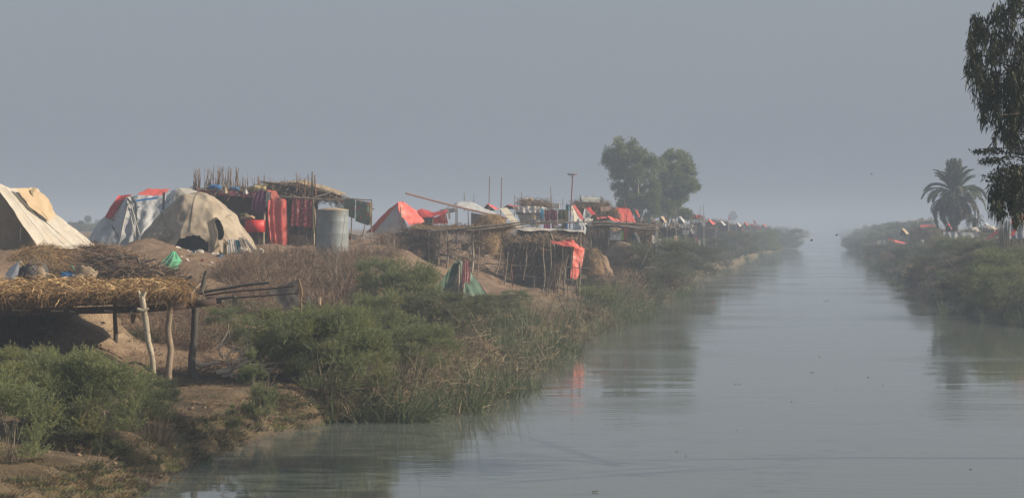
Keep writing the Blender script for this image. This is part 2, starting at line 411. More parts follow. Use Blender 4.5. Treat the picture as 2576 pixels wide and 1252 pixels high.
def bush_mesh(name, m, h=2.0, r=1.1, lobes=42, plumes=1700, lpp=26, ll=.085, lw=.011, up=.75, lean=0.0):
    """feathery shrub: lobes of plumes, each plume a spray of scale leaves"""
    mb = MB()
    th = rng.uniform(0, 2*np.pi, lobes); q = rng.random(lobes)
    hh = h*(.06 + .80*q); rr = r*np.sqrt(np.clip(1 - ((hh/h - .38)/.66)**2, .05, 1))*rng.uniform(.45, .85, lobes)
    lc = np.stack([np.cos(th)*rr + lean*hh, np.sin(th)*rr, hh], 1); lr = r*rng.uniform(.14, .34, lobes)
    k = rng.integers(0, lobes, plumes); d = unit(plumes); d[:, 2] = np.abs(d[:, 2])*.8 - .15
    d[:, 2] += .25
    base = lc[k] + d*(lr[k]*rng.uniform(.15, .85, plumes))[:, None]
    base[:, 2] = np.maximum(base[:, 2], .04)
    ax = d + np.array([0, 0, up]) + rng.standard_normal((plumes, 3))*.35; ax /= np.linalg.norm(ax, axis=1)[:, None]
    Lp = rng.uniform(.18, .46, plumes)*min(1, h/1.7)
    t = rng.random((plumes, lpp))
    c = base[:, None] + ax[:, None]*(Lp[:, None]*t)[..., None]; c[..., 2] -= .25*Lp[:, None]*t**2
    dr = ax[:, None]*1.0 + rng.standard_normal((plumes, lpp, 3))*(.62 - .3*t)[..., None]
    n = plumes*lpp
    mb.leaves(c.reshape(-1, 3), dr.reshape(-1, 3), rng.uniform(.6, 1.2, n)*ll, rng.uniform(.7, 1.2, n)*lw)
    return mb.mesh(name, m)
def stem_mesh(name, h=2.0, r=1.1, n=16, rad=.011, m=None):
    mb = MB()
    for i in range(n):
        a = rng.uniform(0, 6.283); q = rng.uniform(.2, .8)
        tip = np.array([math.cos(a)*r*q, math.sin(a)*r*q, h*rng.uniform(.55, .95)])
        p, rd = pole((rng.normal(0, .08), rng.normal(0, .08), -.1), tip, rad*rng.uniform(.6, 1.2), rad*.3, bend=.06, seg=5)
        mb.tube(p, rd, 4)
    return mb.mesh(name, m or M_bark)
def twig_mesh(name, h=1.4, r=1.2, n=900, m=None, L=.8, W=.012, up=.6, flat=False):
    mb = MB()
    if flat:
        a = rng.uniform(0, 6.283, n); q = np.sqrt(rng.random(n))*r
        b = np.stack([np.cos(a)*q, np.sin(a)*q, rng.random(n)**1.6*h*np.sqrt(np.clip(1-(q/r)**2, 0, 1))], 1)
        d = unit(n); d[:, 2] *= .35
    else:
        d = unit(n); d[:, 2] = np.abs(d[:, 2]) + up
        b = unit(n)*np.array([r, r, 0])*(rng.random(n)**.6)[:, None]*.75; b[:, 2] = rng.random(n)**1.3*h*.65
        d[:, :2] += b[:, :2]/r*.5
    mb.blades(b, d, rng.uniform(.4, 1.2, n)*L, rng.uniform(.6, 1.5, n)*W, droop=.1, seg=4, wild=.22, taper=.8)
    return mb.mesh(name, m or M_twig)
def clump_mesh(name, m, n=160, h=1.6, r=.35, W=.02, spread=.45, droop=.35, lean=(0, 0)):
    mb = MB(); a = rng.uniform(0, 6.283, n); q = np.sqrt(rng.random(n))*r
    b = np.stack([np.cos(a)*q, np.sin(a)*q, np.full(n, -.15)], 1)
    d = np.stack([np.cos(a)*spread*rng.random(n)+lean[0], np.sin(a)*spread*rng.random(n)+lean[1], np.ones(n)], 1) + rng.standard_normal((n, 3))*.12
    mb.blades(b, d, h*rng.uniform(.45, 1.1, n), W*rng.uniform(.6, 1.3, n), droop=droop*rng.random(n)*1.6, seg=5, wild=.03, taper=.85)
    return mb.mesh(name, m)

BUSH = [bush_mesh('foliage', M_tam, 2.2, 1.2), bush_mesh('foliage', M_tam, 2.0, 1.3, lobes=40), bush_mesh('foliage', M_tamy, 2.0, 1.2, lobes=30), bush_mesh('foliage', M_tamd, 2.0, 1.4, lobes=34), bush_mesh('foliage', M_tam, 2.0, .8, lobes=20, plumes=900, up=1.3)]
STEM = stem_mesh('stems')
def bush(v, dx, dy, hd, label, group=None, wide=1.0, Y=None):
    """a shrub whose foot is seen at (dx, dy) and which stands hd grid units high"""
    p = hit(dx, dy) if Y is None else G(dx, Y)
    s = hd*M(p[1])/1.85
    t = thing('tamarisk_bush', label, 'bush', (p[0], p[1], p[2]-.12*s), group)
    for nm, me in (('foliage', BUSH[v]), ('stems', STEM)):
        o = bpy.data.objects.new(nm, me); COL.objects.link(o); o.parent = t
    t.rotation_euler = (0, 0, rng.uniform(0, 6.28)); t.scale = (s*wide, s*wide, s)
    return t
g1 = 'tamarisk bushes at the near left corner'
bush(1, 30, 1165, 215, 'dense dark green tamarisk bush at the left edge below the straw roofed shelter', g1, .9)
bush(2, 70, 1050, 170, 'tall yellow-green tamarisk bush directly under the dark mouth of the shelter', g1, 1.0)
bush(0, 165, 1095, 190, 'feathery mid green tamarisk bush second from the left edge of the near bank', g1, 1.0)
bush(1, 262, 1130, 205, 'broad tamarisk bush in the middle of the near thicket with a shaded hollow', g1, 1.0)
bush(2, 225, 1010, 110, 'small bright tamarisk bush against the pale cut bank', g1, 1.1)
bush(0, 345, 1085, 128, 'tamarisk bush left of the forked pale post, just below the post foot', g1, 1.1)
bush(3, 405, 1065, 85, 'dull green tamarisk bush in front of the middle shelter post', g1, .9)
bush(4, 270, 1150, 90, 'low sparse tamarisk bush at the lower front of the near thicket', g1, 1.2)
bush(0, 25, 985, 90, 'short tamarisk bush in the shade under the shelter at the left edge', g1, 1.3)
bush(3, 130, 1120, 130, 'dark olive tamarisk bush low between the two left edge bushes', g1, 1.3)
bush(4, 655, 1088, 175, 'thin upright tamarisk bush alone on the lip of the mud bank', None, .75)
bush(4, 585, 1088, 62, 'small young tamarisk bush on the bare bank left of the thin upright one', None, .9)
bush(0, 560, 860, 80, 'dark round tamarisk bush right of the dark shelter post', None, 1.1)
g2 = 'large green tamarisk bushes on the middle of the left bank'
bush(0, 650, 905, 100, 'tamarisk bush behind the bleached dry branches', g2, 1.2)
bush(2, 735, 955, 175, 'biggest bright green tamarisk bush in the middle of the left bank', g2, 1.05)
bush(1, 810, 985, 205, 'large dense tamarisk bush above the brown reeds at the water', g2, 1.0)
bush(2, 855, 900, 130, 'light green tamarisk bush right of the biggest bright one', g2, 1.1)
bush(1, 900, 990, 150, 'shadowy green tamarisk bush whose foot is lost in the dry reeds', g2, 1.0)
bush(0, 965, 800, 135, 'tall dark green tamarisk bush below the dry slope left of the green tent', g2, .95)
bush(1, 1025, 830, 160, 'round topped tamarisk bush just left of the green tent', g2, .9)
bush(0, 950, 870, 120, 'tamarisk bush between the brown thicket and the reeds', g2, 1.1)
bush(3, 1090, 850, 110, 'grey-green tamarisk bush hiding the left foot of the green tent', g2, 1.3)
bush(3, 1175, 840, 95, 'olive tamarisk bush in front of the green tent poles', g2, 1.5)
bush(1, 1060, 930, 110, 'low tamarisk bush at the back edge of the reed bed', g2, 1.4)
bush(0, 1300, 772, 36, 'small dark green bush on bare soil below the stick fence', None, 2.0)
bush(3, 1258, 800, 55, 'low scrubby bush right of the green tent', None, 1.7)
bush(2, 1505, 765, 45, 'bright green bush at the corner of the stick fence', None, 1.9)
g3 = 'bushes along the left bank beyond the fence'
bush(3, 1650, 720, 105, 'grey-green bush above the water where the second reed bed ends', g3, 1.3)
bush(0, 1690, 680, 75, 'bush below the white rags with a leaning bare pole', g3, 1.4)
bush(3, 1735, 712, 95, 'hazy bush on the point where the left bank steps back', g3, 1.2)
bush(1, 1640, 672, 60, 'bush behind the dry grass tuft under the pale hanging cloth', g3, 1.3)
bush(3, 1780, 662, 60, 'bush below the hanging rags of the far huts', g3, 1.5)
bush(3, 1850, 648, 62, 'tall hazy bush right of the fringed red cloth', g3, 1.3)
bush(0, 1915, 640, 55, 'blue-green bush far down the left bank below the last red tents', g3, 1.4)
bush(3, 1975, 628, 50, 'last distinct bush on the left bank before it fades in haze', g3, 1.7)
g4 = 'bushes on the right bank'
bush(1, 2550, 745, 120, 'large dark bush at the right edge below the orange tent', g4, 1.5)
bush(3, 2475, 690, 78, 'dark green bush on the right bank below the grey tarp wall', g4, 1.6)
bush(0, 2520, 790, 110, 'light olive bush overhanging the water at the right edge', g4, 1.3)
bush(3, 2440, 770, 80, 'bush on the muddy point of the right bank', g4, 1.4)
bush(0, 2400, 660, 60, 'bush under the date palm on the right bank', g4, 1.8)
bush(3, 2345, 700, 55, 'scrubby bush at the water left of the muddy point', g4, 1.5)
bush(3, 2290, 665, 42, 'bush below the orange strip of cloth on the right bank', g4, 1.7)
bush(3, 2215, 650, 34, 'hazy bush below the small white sheet on the right bank', g4, 1.9)
bush(3, 2150, 630, 32, 'farthest pale bush at the tip of the right bank', g4, 1.7)

# ---------- scattering with geometry nodes: one object of kind stuff, real geometry instances
def scatter(name, meshes, pts, rz, scl, tilt=None):
    """pts (n,3); every point carries a rotation and a scale"""
    n = len(pts)
    me = bpy.data.meshes.new(name); me.vertices.add(n); me.vertices.foreach_set('co', np.asarray(pts, np.float32).ravel())
    a = me.attributes.new('rot', 'FLOAT_VECTOR', 'POINT'); r = np.zeros((n, 3), np.float32)
    if tilt is not None: r[:, :2] = tilt
    r[:, 2] = rz; a.data.foreach_set('vector', r.ravel())
    a = me.attributes.new('scl', 'FLOAT_VECTOR', 'POINT'); s = np.broadcast_to(np.asarray(scl, np.float32).reshape(n, -1), (n, 3)); a.data.foreach_set('vector', np.ascontiguousarray(s).ravel())
    a = me.attributes.new('pick', 'INT', 'POINT'); a.data.foreach_set('value', rng.integers(0, len(meshes), n).astype(np.int32))
    o = bpy.data.objects.new(name, me); COL.objects.link(o); o['kind'] = 'stuff'
    ng = bpy.data.node_groups.new(name, 'GeometryNodeTree')
    ng.interface.new_socket('Geometry', in_out='INPUT', socket_type='NodeSocketGeometry'); ng.interface.new_socket('Geometry', in_out='OUTPUT', socket_type='NodeSocketGeometry')
    gi = ng.nodes.new('NodeGroupInput'); go = ng.nodes.new('NodeGroupOutput'); join = ng.nodes.new('GeometryNodeJoinGeometry')
    def attr(nm, dt):
        x = ng.nodes.new('GeometryNodeInputNamedAttribute'); x.data_type = dt; x.inputs['Name'].default_value = nm; return x.outputs['Attribute']
    ar, as_, ap = attr('rot', 'FLOAT_VECTOR'), attr('scl', 'FLOAT_VECTOR'), attr('pick', 'INT')
    for k, m_ in enumerate(meshes):
        src = bpy.data.objects.new(name + '_source', m_)       # never linked to the scene
        oi = ng.nodes.new('GeometryNodeObjectInfo'); oi.inputs['Object'].default_value = src; oi.inputs['As Instance'].default_value = True
        cmp_ = ng.nodes.new('FunctionNodeCompare'); cmp_.data_type = 'INT'; cmp_.operation = 'EQUAL'
        ng.links.new(ap, cmp_.inputs[2]); cmp_.inputs[3].default_value = k
        ip = ng.nodes.new('GeometryNodeInstanceOnPoints'); ng.links.new(gi.outputs[0], ip.inputs['Points']); ng.links.new(cmp_.outputs[0], ip.inputs['Selection'])
        ng.links.new(oi.outputs['Geometry'], ip.inputs['Instance']); ng.links.new(ar, ip.inputs['Rotation']); ng.links.new(as_, ip.inputs['Scale'])
        ng.links.new(ip.outputs[0], join.inputs[0])
    ng.links.new(join.outputs[0], go.inputs[0])
    md = o.modifiers.new('scatter', 'NODES'); md.node_group = ng
    return o
def region(n, y0, y1, wfun0, wfun1, pw=1.0):
    Y = y0 + (y1-y0)*rng.random(n)**pw; a = wfun0(Y); b = wfun1(Y); w = a + (b-a)*rng.random(n)
    X = w + RIV*Y
    return np.stack([X, Y, hgt(X, Y)], 1)
def keep(p, f): return p[f(p)]
def gx(p): return HX + p[:, 0]*FD/p[:, 1]
def gy(p): return HY + (CAMZ - p[:, 2])*FD/p[:, 1]

# ---------- reed beds
RG = [clump_mesh('reed', M_reedg, 90, h, .3, .024, .7, .8) for h in (1.4, 1.7)] + [clump_mesh('reed', M_reedg, 80, 1.6, .3, .024, .5, 1.3, (.6, -.1)), clump_mesh('reed', M_reedg, 60, 1.9, .2, .026, .35, .5, (.2, 0))]
RD = [clump_mesh('reed', M_reedd, 80, h, .35, .018, 1.0, .7) for h in (1.0, 1.3)] + [clump_mesh('reed', M_reedd, 70, 1.3, .4, .018, .6, 1.3, (-.8, .1)), clump_mesh('reed', M_reedx, 110, 1.1, .45, .022, 1.1, .8), clump_mesh('reed', M_reedx, 90, .9, .45, .022, 1.2, .8, (.9, 0))]
BEDY = [56, 58.5, 60, 66, 75, 90, 106, 110, 113, 120, 132, 140, 150, 168, 178, 186]
BEDW = [12.6, 10.4, 9.5, 9.4, 9.9, 10.4, 11.0, 10.9, 10.6, 10.2, 10.6, 12.0, 11.0, 10.6, 12.5, 13.5]
def bed_front(Y): return -np.interp(Y, BEDY, BEDW) + .35*vn(Y*.6, 4.0)
def bed_back(Y): return -(lshore(Y) + np.interp(Y, [56, 60, 75, 100, 110, 130, 190], [.3, 1.8, 2.2, 1.6, 1.0, 2.0, 1.5]))
pts = region(950, 57, 188, bed_front, bed_back, 1.5); pts[:, 2] = np.maximum(pts[:, 2], -.12)
mask = vn(pts[:, 0]*.35, pts[:, 1]*.16, 5.0)
edge = (pts[:, 0] - RIV*pts[:, 1]) + np.interp(pts[:, 1], BEDY, BEDW)      # 0 at the water side, negative inland
lowf = 1 - .38*np.exp(-np.abs(edge)/.5)
gr = (mask + .35*rng.standard_normal(len(pts)) > .12) | ((pts[:, 1] < 63) & (edge > -1.6) & (rng.random(len(pts)) < .7))
sel = pts[gr]; scatter('green_reeds', RG, sel, rng.uniform(0, 6.28, len(sel)), (rng.uniform(.7, 1.35, len(sel))*lowf[gr]))
sel = pts[~gr]; scatter('dry_reeds', RD, sel, rng.uniform(0, 6.28, len(sel)), (rng.uniform(.7, 1.25, len(sel))*lowf[~gr]))
# broken stalks lying and leaning at the water's edge
n = 3600; pts = region(n, 57, 150, bed_front, lambda Y: bed_front(Y)-3.2, 1.4); pts[:, 2] = np.maximum(pts[:, 2], -.05) + rng.random(n)**2*1.1
d = unit(n); d[:, 2] = np.abs(d[:, 2])*.7 + .1; d[:, 0] += .3
put(MB().blades(pts, d, rng.uniform(.3, 1.1, n), rng.uniform(.014, .036, n), droop=.55*rng.random(n), seg=4, wild=.12), 'broken_reed_stalks', M_reedd, kind='stuff')
# far shores, both sides
p1 = region(420, 185, 900, lambda Y: -lshore(Y)+1.2, lambda Y: -lshore(Y)-5, 1.6)
p2 = region(520, 112, 900, lambda Y: rshore(Y)-.8, lambda Y: rshore(Y)+5, 1.8)
pts = np.vstack([p1, p2]); pts[:, 2] = np.maximum(pts[:, 2], -.1)
scatter('far_shore_reeds', [RG[0], RD[0], RD[1], RG[1]], pts, rng.uniform(0, 6.28, len(pts)), rng.uniform(.7, 1.3, len(pts)))
# arching clump at the very front of the bed
t = thing('reed_clump', 'dark green arching reed clump bending over the water at the front of the reed bed', 'reeds', P(1025, 1062, 57.3))
for k, (lx, n_) in enumerate(((.2, 120), (.75, 90))):
    o = bpy.data.objects.new('reed_blades', clump_mesh('reed_blades', M_reedg, n_, 2.3, .4, .028, .45, .75, (lx, -.1))); COL.objects.link(o); o.parent = t; o['kind'] = 'stuff'
t = thing('reed_clump', 'tall straight green reeds standing between the dry branches and the bright tamarisk', 'reeds', hit(655, 925))
o = bpy.data.objects.new('reed_blades', clump_mesh('reed_blades', M_reedg, 90, 1.9, .45, .02, .12, .1)); COL.objects.link(o); o.parent = t; o['kind'] = 'stuff'

# ---------- undergrowth: low shrubs that run together
SM = [bush_mesh('foliage', m_, 1.0, .75, lobes=14, plumes=320, lpp=14, ll=.10, lw=.022) for m_ in (M_tamd, M_tam, M_tamd)]
a = region(120, 60, 112, lambda Y: -lshore(Y)-1.2, lambda Y: -lshore(Y)-6.5, 1.2)
a = keep(a, lambda p: (gx(p) > 700) & (gy(p) > np.interp(gx(p), [700, 900, 1100, 1200, 1300, 1500], [900, 830, 800, 830, 850, 830])))
b = region(240, 140, 420, lambda Y: -lshore(Y)-.2, lambda Y: -lshore(Y)-np.where(Y < 190, 10, 6.5), 1.5)
c = region(420, 114, 420, lambda Y: rshore(Y)+.2, lambda Y: rshore(Y)+13, 1.4)
e = region(300, 400, 760, lambda Y: -lshore(Y), lambda Y: -lshore(Y)-14, 1.2); f_ = region(300, 400, 760, lambda Y: rshore(Y), lambda Y: rshore(Y)+14, 1.2)
db = rng.random(len(b)) < np.where(b[:, 1] < 190, .65, .3); dc = rng.random(len(c)) < .45
pts = np.vstack([a, b[~db], c[~dc]]); s = np.concatenate([rng.uniform(.6, 1.0, len(a)), rng.uniform(.6, 1.25, (~db).sum()), rng.uniform(.5, 1.45, (~dc).sum())])
scatter('undergrowth', SM, pts, rng.uniform(0, 6.28, len(pts)), s)
TWF = [twig_mesh('brush', 1.0, 1.2, 500, up=.4, W=.03), clump_mesh('grass', M_reedd, 220, 1.3, .8, .03, .6, .5), clump_mesh('grass', M_reedx, 200, 1.0, .8, .03, .8, .5)]
pts = np.vstack([b[db], c[dc]]); scatter('dry_undergrowth', TWF, pts, rng.uniform(0, 6.28, len(pts)), rng.uniform(.8, 1.5, len(pts)))
pts = np.vstack([e, f_]); scatter('far_bank_scrub', SM, pts, rng.uniform(0, 6.28, len(pts)), rng.uniform(1.2, 2.8, len(pts)))
# ---------- dead brush on the slope
TW = [twig_mesh('brush', 1.1, 1.5, 650, up=.3, W=.016), twig_mesh('brush', 1.0, 1.6, 800, flat=True, W=.016), twig_mesh('brush', 1.5, 1.1, 300, up=.9), twig_mesh('brush', .9, 1.5, 600, m=M_tamd, up=.3, L=.4, W=.02)]
def win(n, Y0, Y1, w0, w1, dx0, dx1, dyt, dyb):
    p = region(n, Y0, Y1, lambda Y: 0*Y+w0, lambda Y: 0*Y+w1)
    f = (gx(p) > dx0) & (gx(p) < dx1) & (gy(p) > dyt) & (gy(p) < dyb); return p[f]
b1 = win(900, 72, 118, -31, -15.5, 590, 930, 668, 815)
b2 = win(1500, 62, 90, -27, -16, 190, 560, 770, 900)
b3 = win(250, 100, 150, -29, -18, 900, 1080, 590, 700)
b4 = win(350, 130, 190, -22, -13, 1480, 1680, 600, 715)
pts = np.vstack([b1[:210], b2[:210], b3[:28], b4[:38]])
sc_ = np.concatenate([rng.uniform(.55, 1.0, min(210, len(b1))), rng.uniform(.25, .6, min(210, len(b2))), rng.uniform(.4, .8, min(28, len(b3))), rng.uniform(.5, .9, min(38, len(b4)))])
scatter('dead_brush', TW, pts, rng.uniform(0, 6.28, len(pts)), sc_)
# dry grass on the slopes and the near bank
DG = [clump_mesh('grass', M_reedd, 50, .32, .2, .018, 1.1, .4), clump_mesh('grass', M_straw, 50, .22, .25, .016, 1.5, .5), clump_mesh('grass', M_tamd, 50, .22, .2, .018, 1.1, .3), clump_mesh('grass', M_twig, 60, .35, .35, .014, 1.6, .5), clump_mesh('grass', M_reedx, 60, .25, .35, .02, 1.6, .5)]
a = region(7500, 32, 80, lambda Y: -lshore(Y)-.25, lambda Y: -lshore(Y)-12, 1.2)
b = region(4500, 80, 180, lambda Y: -lshore(Y)-.4, lambda Y: -lshore(Y)-18, 1.0)
pts = np.vstack([a, b]); pts = pts[vn(pts[:, 0]*.5, pts[:, 1]*.4, 2.2) + .25*rng.standard_normal(len(pts)) > -.05]
scatter('dry_grass', DG, pts, rng.uniform(0, 6.28, len(pts)), rng.uniform(.5, 1.25, len(pts)))
SG = [clump_mesh('grass', M_tamd, 90, .15, .28, .016, 1.4, .3), clump_mesh('grass', M_tamy, 60, .12, .28, .014, 1.4, .3), clump_mesh('grass', M_reedx, 70, .14, .3, .016, 1.6, .3), clump_mesh('grass', M_straw, 50, .12, .3, .014, 1.8, .3)]
a = region(9000, 32, 66, lambda Y: -lshore(Y)-.1, lambda Y: -lshore(Y)-3.5, 1.0)
a = a[(vn(a[:, 0]*.7, a[:, 1]*.5, 8.2) > -.15) | (a[:, 1] < 46)]
scatter('short_green_grass', SG, a, rng.uniform(0, 6.28, len(a)), rng.uniform(.6, 1.3, len(a)))
# straw litter: stems lying on the soil
n = 30000; Y = 34 + 80*rng.random(n)**1.3; w = -lshore(Y) - .5 - rng.random(n)*15; X = w + RIV*Y
pp = np.stack([X, Y, hgt(X, Y)+.012], 1); ok = vn(X*.6, Y*.5, 1.7) > -.1; pp = pp[ok]; n = len(pp)
d = unit(n); d[:, 2] *= .18
put(MB().blades(pp, d, rng.uniform(.08, .4, n), rng.uniform(.010, .022, n), seg=2, wild=.12), 'straw_litter', M_straw, kind='stuff')
# pebbles, clods
n = 900; Y = 40 + 75*rng.random(n)**1.2; w = -lshore(Y) - .1 - rng.random(n)**1.5*14; X = w + RIV*Y
mb = MB(); cube = np.array([[x, y, z] for z in (-.5, .5) for x, y in ((-.5,-.5),(.5,-.5),(.5,.5),(-.5,.5))]); cf = np.array([[3,2,1,0],[4,5,6,7],[0,1,5,4],[1,2,6,5],[2,3,7,6],[3,0,4,7]])
sz = .03 + .06*rng.random(n)**3
v = cube[None]*sz[:, None, None]*np.array([1.2, 1, .7]) + rng.normal(0, .16, (n, 8, 3))*sz[:, None, None] + np.stack([X, Y, hgt(X, Y)+sz*.15], 1)[:, None]
mb.add(v, (np.arange(n)*8)[:, None, None] + cf[None]); mb.f[-1] = mb.f[-1].reshape(-1, 4)
put(mb, 'soil_clods', mat('clod', (.26, .19, .125), (.15, .105, .07), scale=2), kind='stuff')

# ---------- dry tufts that stand out
for k, (dx, dy, h, n_, lb) in enumerate(((385, 1110, 1.0, 130, 'pale dry grass tuft right of the near tamarisk thicket'),
        (1598, 690, 1.9, 500, 'tall tan dry grass tuft in front of the mud ledge'), (1560, 715, 1.2, 300, 'brown dry grass tuft at the right end of the reddish slope'),
        (2352, 705, 1.3, 200, 'pale dry reeds on the right bank in front of the palm'), (2450, 770, 1.2, 150, 'cluster of pale leaning stalks on the muddy point'))):
    p = hit(dx, dy); t = thing('dry_grass_tuft', lb, 'grass tuft', p)
    o = bpy.data.objects.new('dry_blades', clump_mesh('dry_blades', M_reedd, n_, h, .35 + .5*(n_ > 200), .018, .5, .25)); COL.objects.link(o); o.parent = t; o['kind'] = 'stuff'

# ---------- bleached branch heap beside the shelter
M_bleach = mat('bleached_wood', (.66, .57, .46), (.42, .35, .28), scale=4, island=.3, rough=.8)
p0 = hit(590, 958)
t = thing('branch_heap', 'heap of bleached bare branches lying right of the dark shelter post', 'branch heap', p0)
def dB(dx, dy, dY=0.0): return P(dx, dy, p0[1]+dY)
for a_, b_, r in (((478, 898), (556, 912), .055), ((545, 935), (640, 905), .05), ((570, 940), (602, 905), .045), ((605, 905), (640, 900), .035),
                  ((592, 952), (615, 920), .05), ((615, 920), (662, 916), .045), ((640, 955), (720, 912), .035), ((575, 900), (610, 835), .022), ((610, 905), (622, 860), .02),
                  ((560, 945), (700, 925), .03), ((545, 880), (590, 800), .02), ((600, 900), (640, 815), .02), ((560, 900), (575, 830), .018), ((620, 930), (705, 905), .03), ((585, 950), (560, 890), .03), ((585, 885), (660, 850), .014), ((640, 940), (700, 880), .016)):
    p, rd = pole(dB(*a_, -.5), dB(*b_, -.7), r*1.5, r*.5, bend=.09, seg=9); put(MB().tube(p, rd, 7, .06), 'branch', M_bleach, t, smooth=True)
n = 700; b = np.stack([rng.uniform(-1.0, 1.5, n), rng.normal(0, .35, n), rng.random(n)*.5], 1) + p0
d = unit(n); d[:, 2] = np.abs(d[:, 2])*.5
put(MB().blades(b, d, rng.uniform(.3, 1.0, n), rng.uniform(.006, .018, n), seg=4, wild=.2, droop=.1), 'twigs', M_twig, t, kind='stuff')

# ---------- leafless saplings on the plateau edge
def sapling(p, h, label, n=10, mt=None):
    t = thing('bare_sapling', label, 'sapling', p)
    mb = MB(); top = p + np.array([rng.normal(0, .15), 0, h]); tr, rd = pole(p - [0, 0, .1], top, .022, .006, bend=.04, seg=8); mb.tube(tr, rd, 5)
    for k in range(n):
        i = rng.integers(2, 7); a = rng.uniform(0, 6.28); L = h*rng.uniform(.25, .5)
        q, r2 = pole(tr[i], tr[i] + np.array([math.cos(a)*.45, math.sin(a)*.45, .9])*L, .012, .003, bend=.06, seg=5); mb.tube(q, r2, 4)
    put(mb, 'bare_branches', mt or M_bark, t)
for dx, dy, h, lb in ((935, 705, 2.3, 'leafless sapling on the dry slope below the floral blankets'), (968, 690, 2.1, 'leafless forked sapling on the slope left of the bright bush'),
                      (905, 700, 1.5, 'thin bare sapling on the ochre slope right of the water tank'), (992, 665, 1.6, 'thin bare sapling below the white-fronted red tent'),
                      (845, 760, 2.6, 'grey leafless sapling rising through the dead brush'), (870, 755, 2.2, 'bare branching sapling above the biggest bright bush'), (640, 700, 1.1, 'short bare sapling on the slope below the round brown tent')):
    sapling(hit(dx, dy), h, lb)

# ---------- mid-distance acacias
M_aca = mat('acacia_leaf', (.20, .235, .075), (.085, .12, .050), scale=.35, island=.4, transl=.3, rough=.7)
def acacia(Y, base, lobes, label, n=18000, m=None):
    b = G(base, Y); t = thing('acacia_tree', label, 'tree', b, 'twin acacia trees behind the camp')
    mb = MB(); tr = MB()
    tot = sum(l[2]*l[3] for l in lobes)
    root = b.copy()
    for (cx, cy, rx, ry) in lobes:
        c = P(cx, cy, Y); R = np.array([rx*M(Y), (rx+ry)*.5*M(Y), ry*M(Y)])*1.05; c[1] += rng.normal(0, .8)
        k = int(n*rx*ry/tot); nb = max(16, k//75); bd = unit(nb); d = bd[rng.integers(0, nb, k)]*1.0 + rng.standard_normal((k, 3))*.15; d /= np.linalg.norm(d, axis=1)[:, None]; rr = .35 + .85*rng.random(k)**.9
        sub = vn(d[:, 0]*3+cx, d[:, 1]*3, d[:, 2]*3)*.16
        pos = c + d*R*((rr*.92) + sub)[:, None]
        dirv = d*np.array([1, 1, .5]) + np.array([0, 0, .55]) + rng.standard_normal((k, 3))*.35
        for q in range(3): mb.leaves(pos + rng.normal(0, .06, (k, 3)), dirv + rng.standard_normal((k, 3))*.4, rng.uniform(.18, .40, k), rng.uniform(.05, .10, k))
        mid = (root*.55 + c*.45) + np.array([rng.normal(0, .3), 0, .2])
        pts_ = resample(np.array([root, root*.75+np.array([c[0]*.25, c[1]*.25, c[2]*.25]) - [0, 0, .1], mid, c]), 9)
        tr.tube(pts_, [.20, .13, .05], 7, .05)
    put(mb, 'crown', m or M_aca, t); put(tr, 'trunk', M_bark, t, smooth=True)
acacia(262, 1598, [(1566, 380, 42, 34), (1604, 418, 46, 36), (1546, 416, 32, 32), (1628, 430, 30, 30), (1572, 455, 34, 32), (1600, 492, 44, 34), (1630, 490, 34, 36), (1580, 520, 26, 24), (1625, 530, 30, 26)],
       'tall acacia left of the pair, with a high rounded feathery crown')
acacia(272, 1668, [(1701, 412, 38, 30), (1727, 440, 26, 30), (1682, 445, 30, 40), (1727, 472, 26, 24), (1690, 490, 38, 32), (1668, 522, 34, 30), (1700, 528, 32, 24), (1722, 540, 16, 12)],
       'shorter acacia right of the pair, squarer crown nearer the canal')
# two faint trees in the haze
for dx, Y, top, r, lb in ((1844, 1000, 533, 8, 'small faint round tree far down the left bank in the haze'),):
    b = G(dx, Y); t = thing('distant_tree', lb, 'tree', b); mb = MB(); c = P(dx, top+6, Y); k = 2500; d = unit(k); oo = np.array([[0, 0, 3], [-6, 0, -4], [5, 0, -6], [0, 0, -11]])[rng.integers(0, 4, k)]*M(Y)
    mb.leaves(c + oo + d*np.array([r*.75, r*.7, r*.55])*M(Y)*(rng.random(k)**.6)[:, None], d + [0, 0, .4], .55, .28); put(mb, 'crown', M_tamd, t)
    put(MB().tube([b, c], [.14, .07], 6), 'trunk', M_bark, t)
for dx, Y, top, r, lb in ((221, 600, 545, 7, 'faint isolated tree on the misty left horizon beyond the tents'),):
    b = G(dx, Y); t = thing('distant_tree', lb, 'tree', b); mb = MB(); c = P(dx, top+6, Y); k = 1500; d = unit(k)
    mb.leaves(c + d*np.array([r, r, r])*M(Y)*(rng.random(k)**.4)[:, None], d + [0, 0, .4], .4, .2); put(mb, 'crown', M_tamd, t)
    put(MB().tube([b, c], [.14, .07], 6), 'trunk', M_bark, t)
# misty tree line on the left horizon
n = 500; Y = 430 + 240*rng.random(n); X = -(.16 + .09*rng.random(n))*Y; pp = np.stack([X, Y, hgt(X, Y)], 1)
scatter('misty_tree_line', SM, pp, rng.uniform(0, 6.28, n), rng.uniform(1.0, 2.2, n))

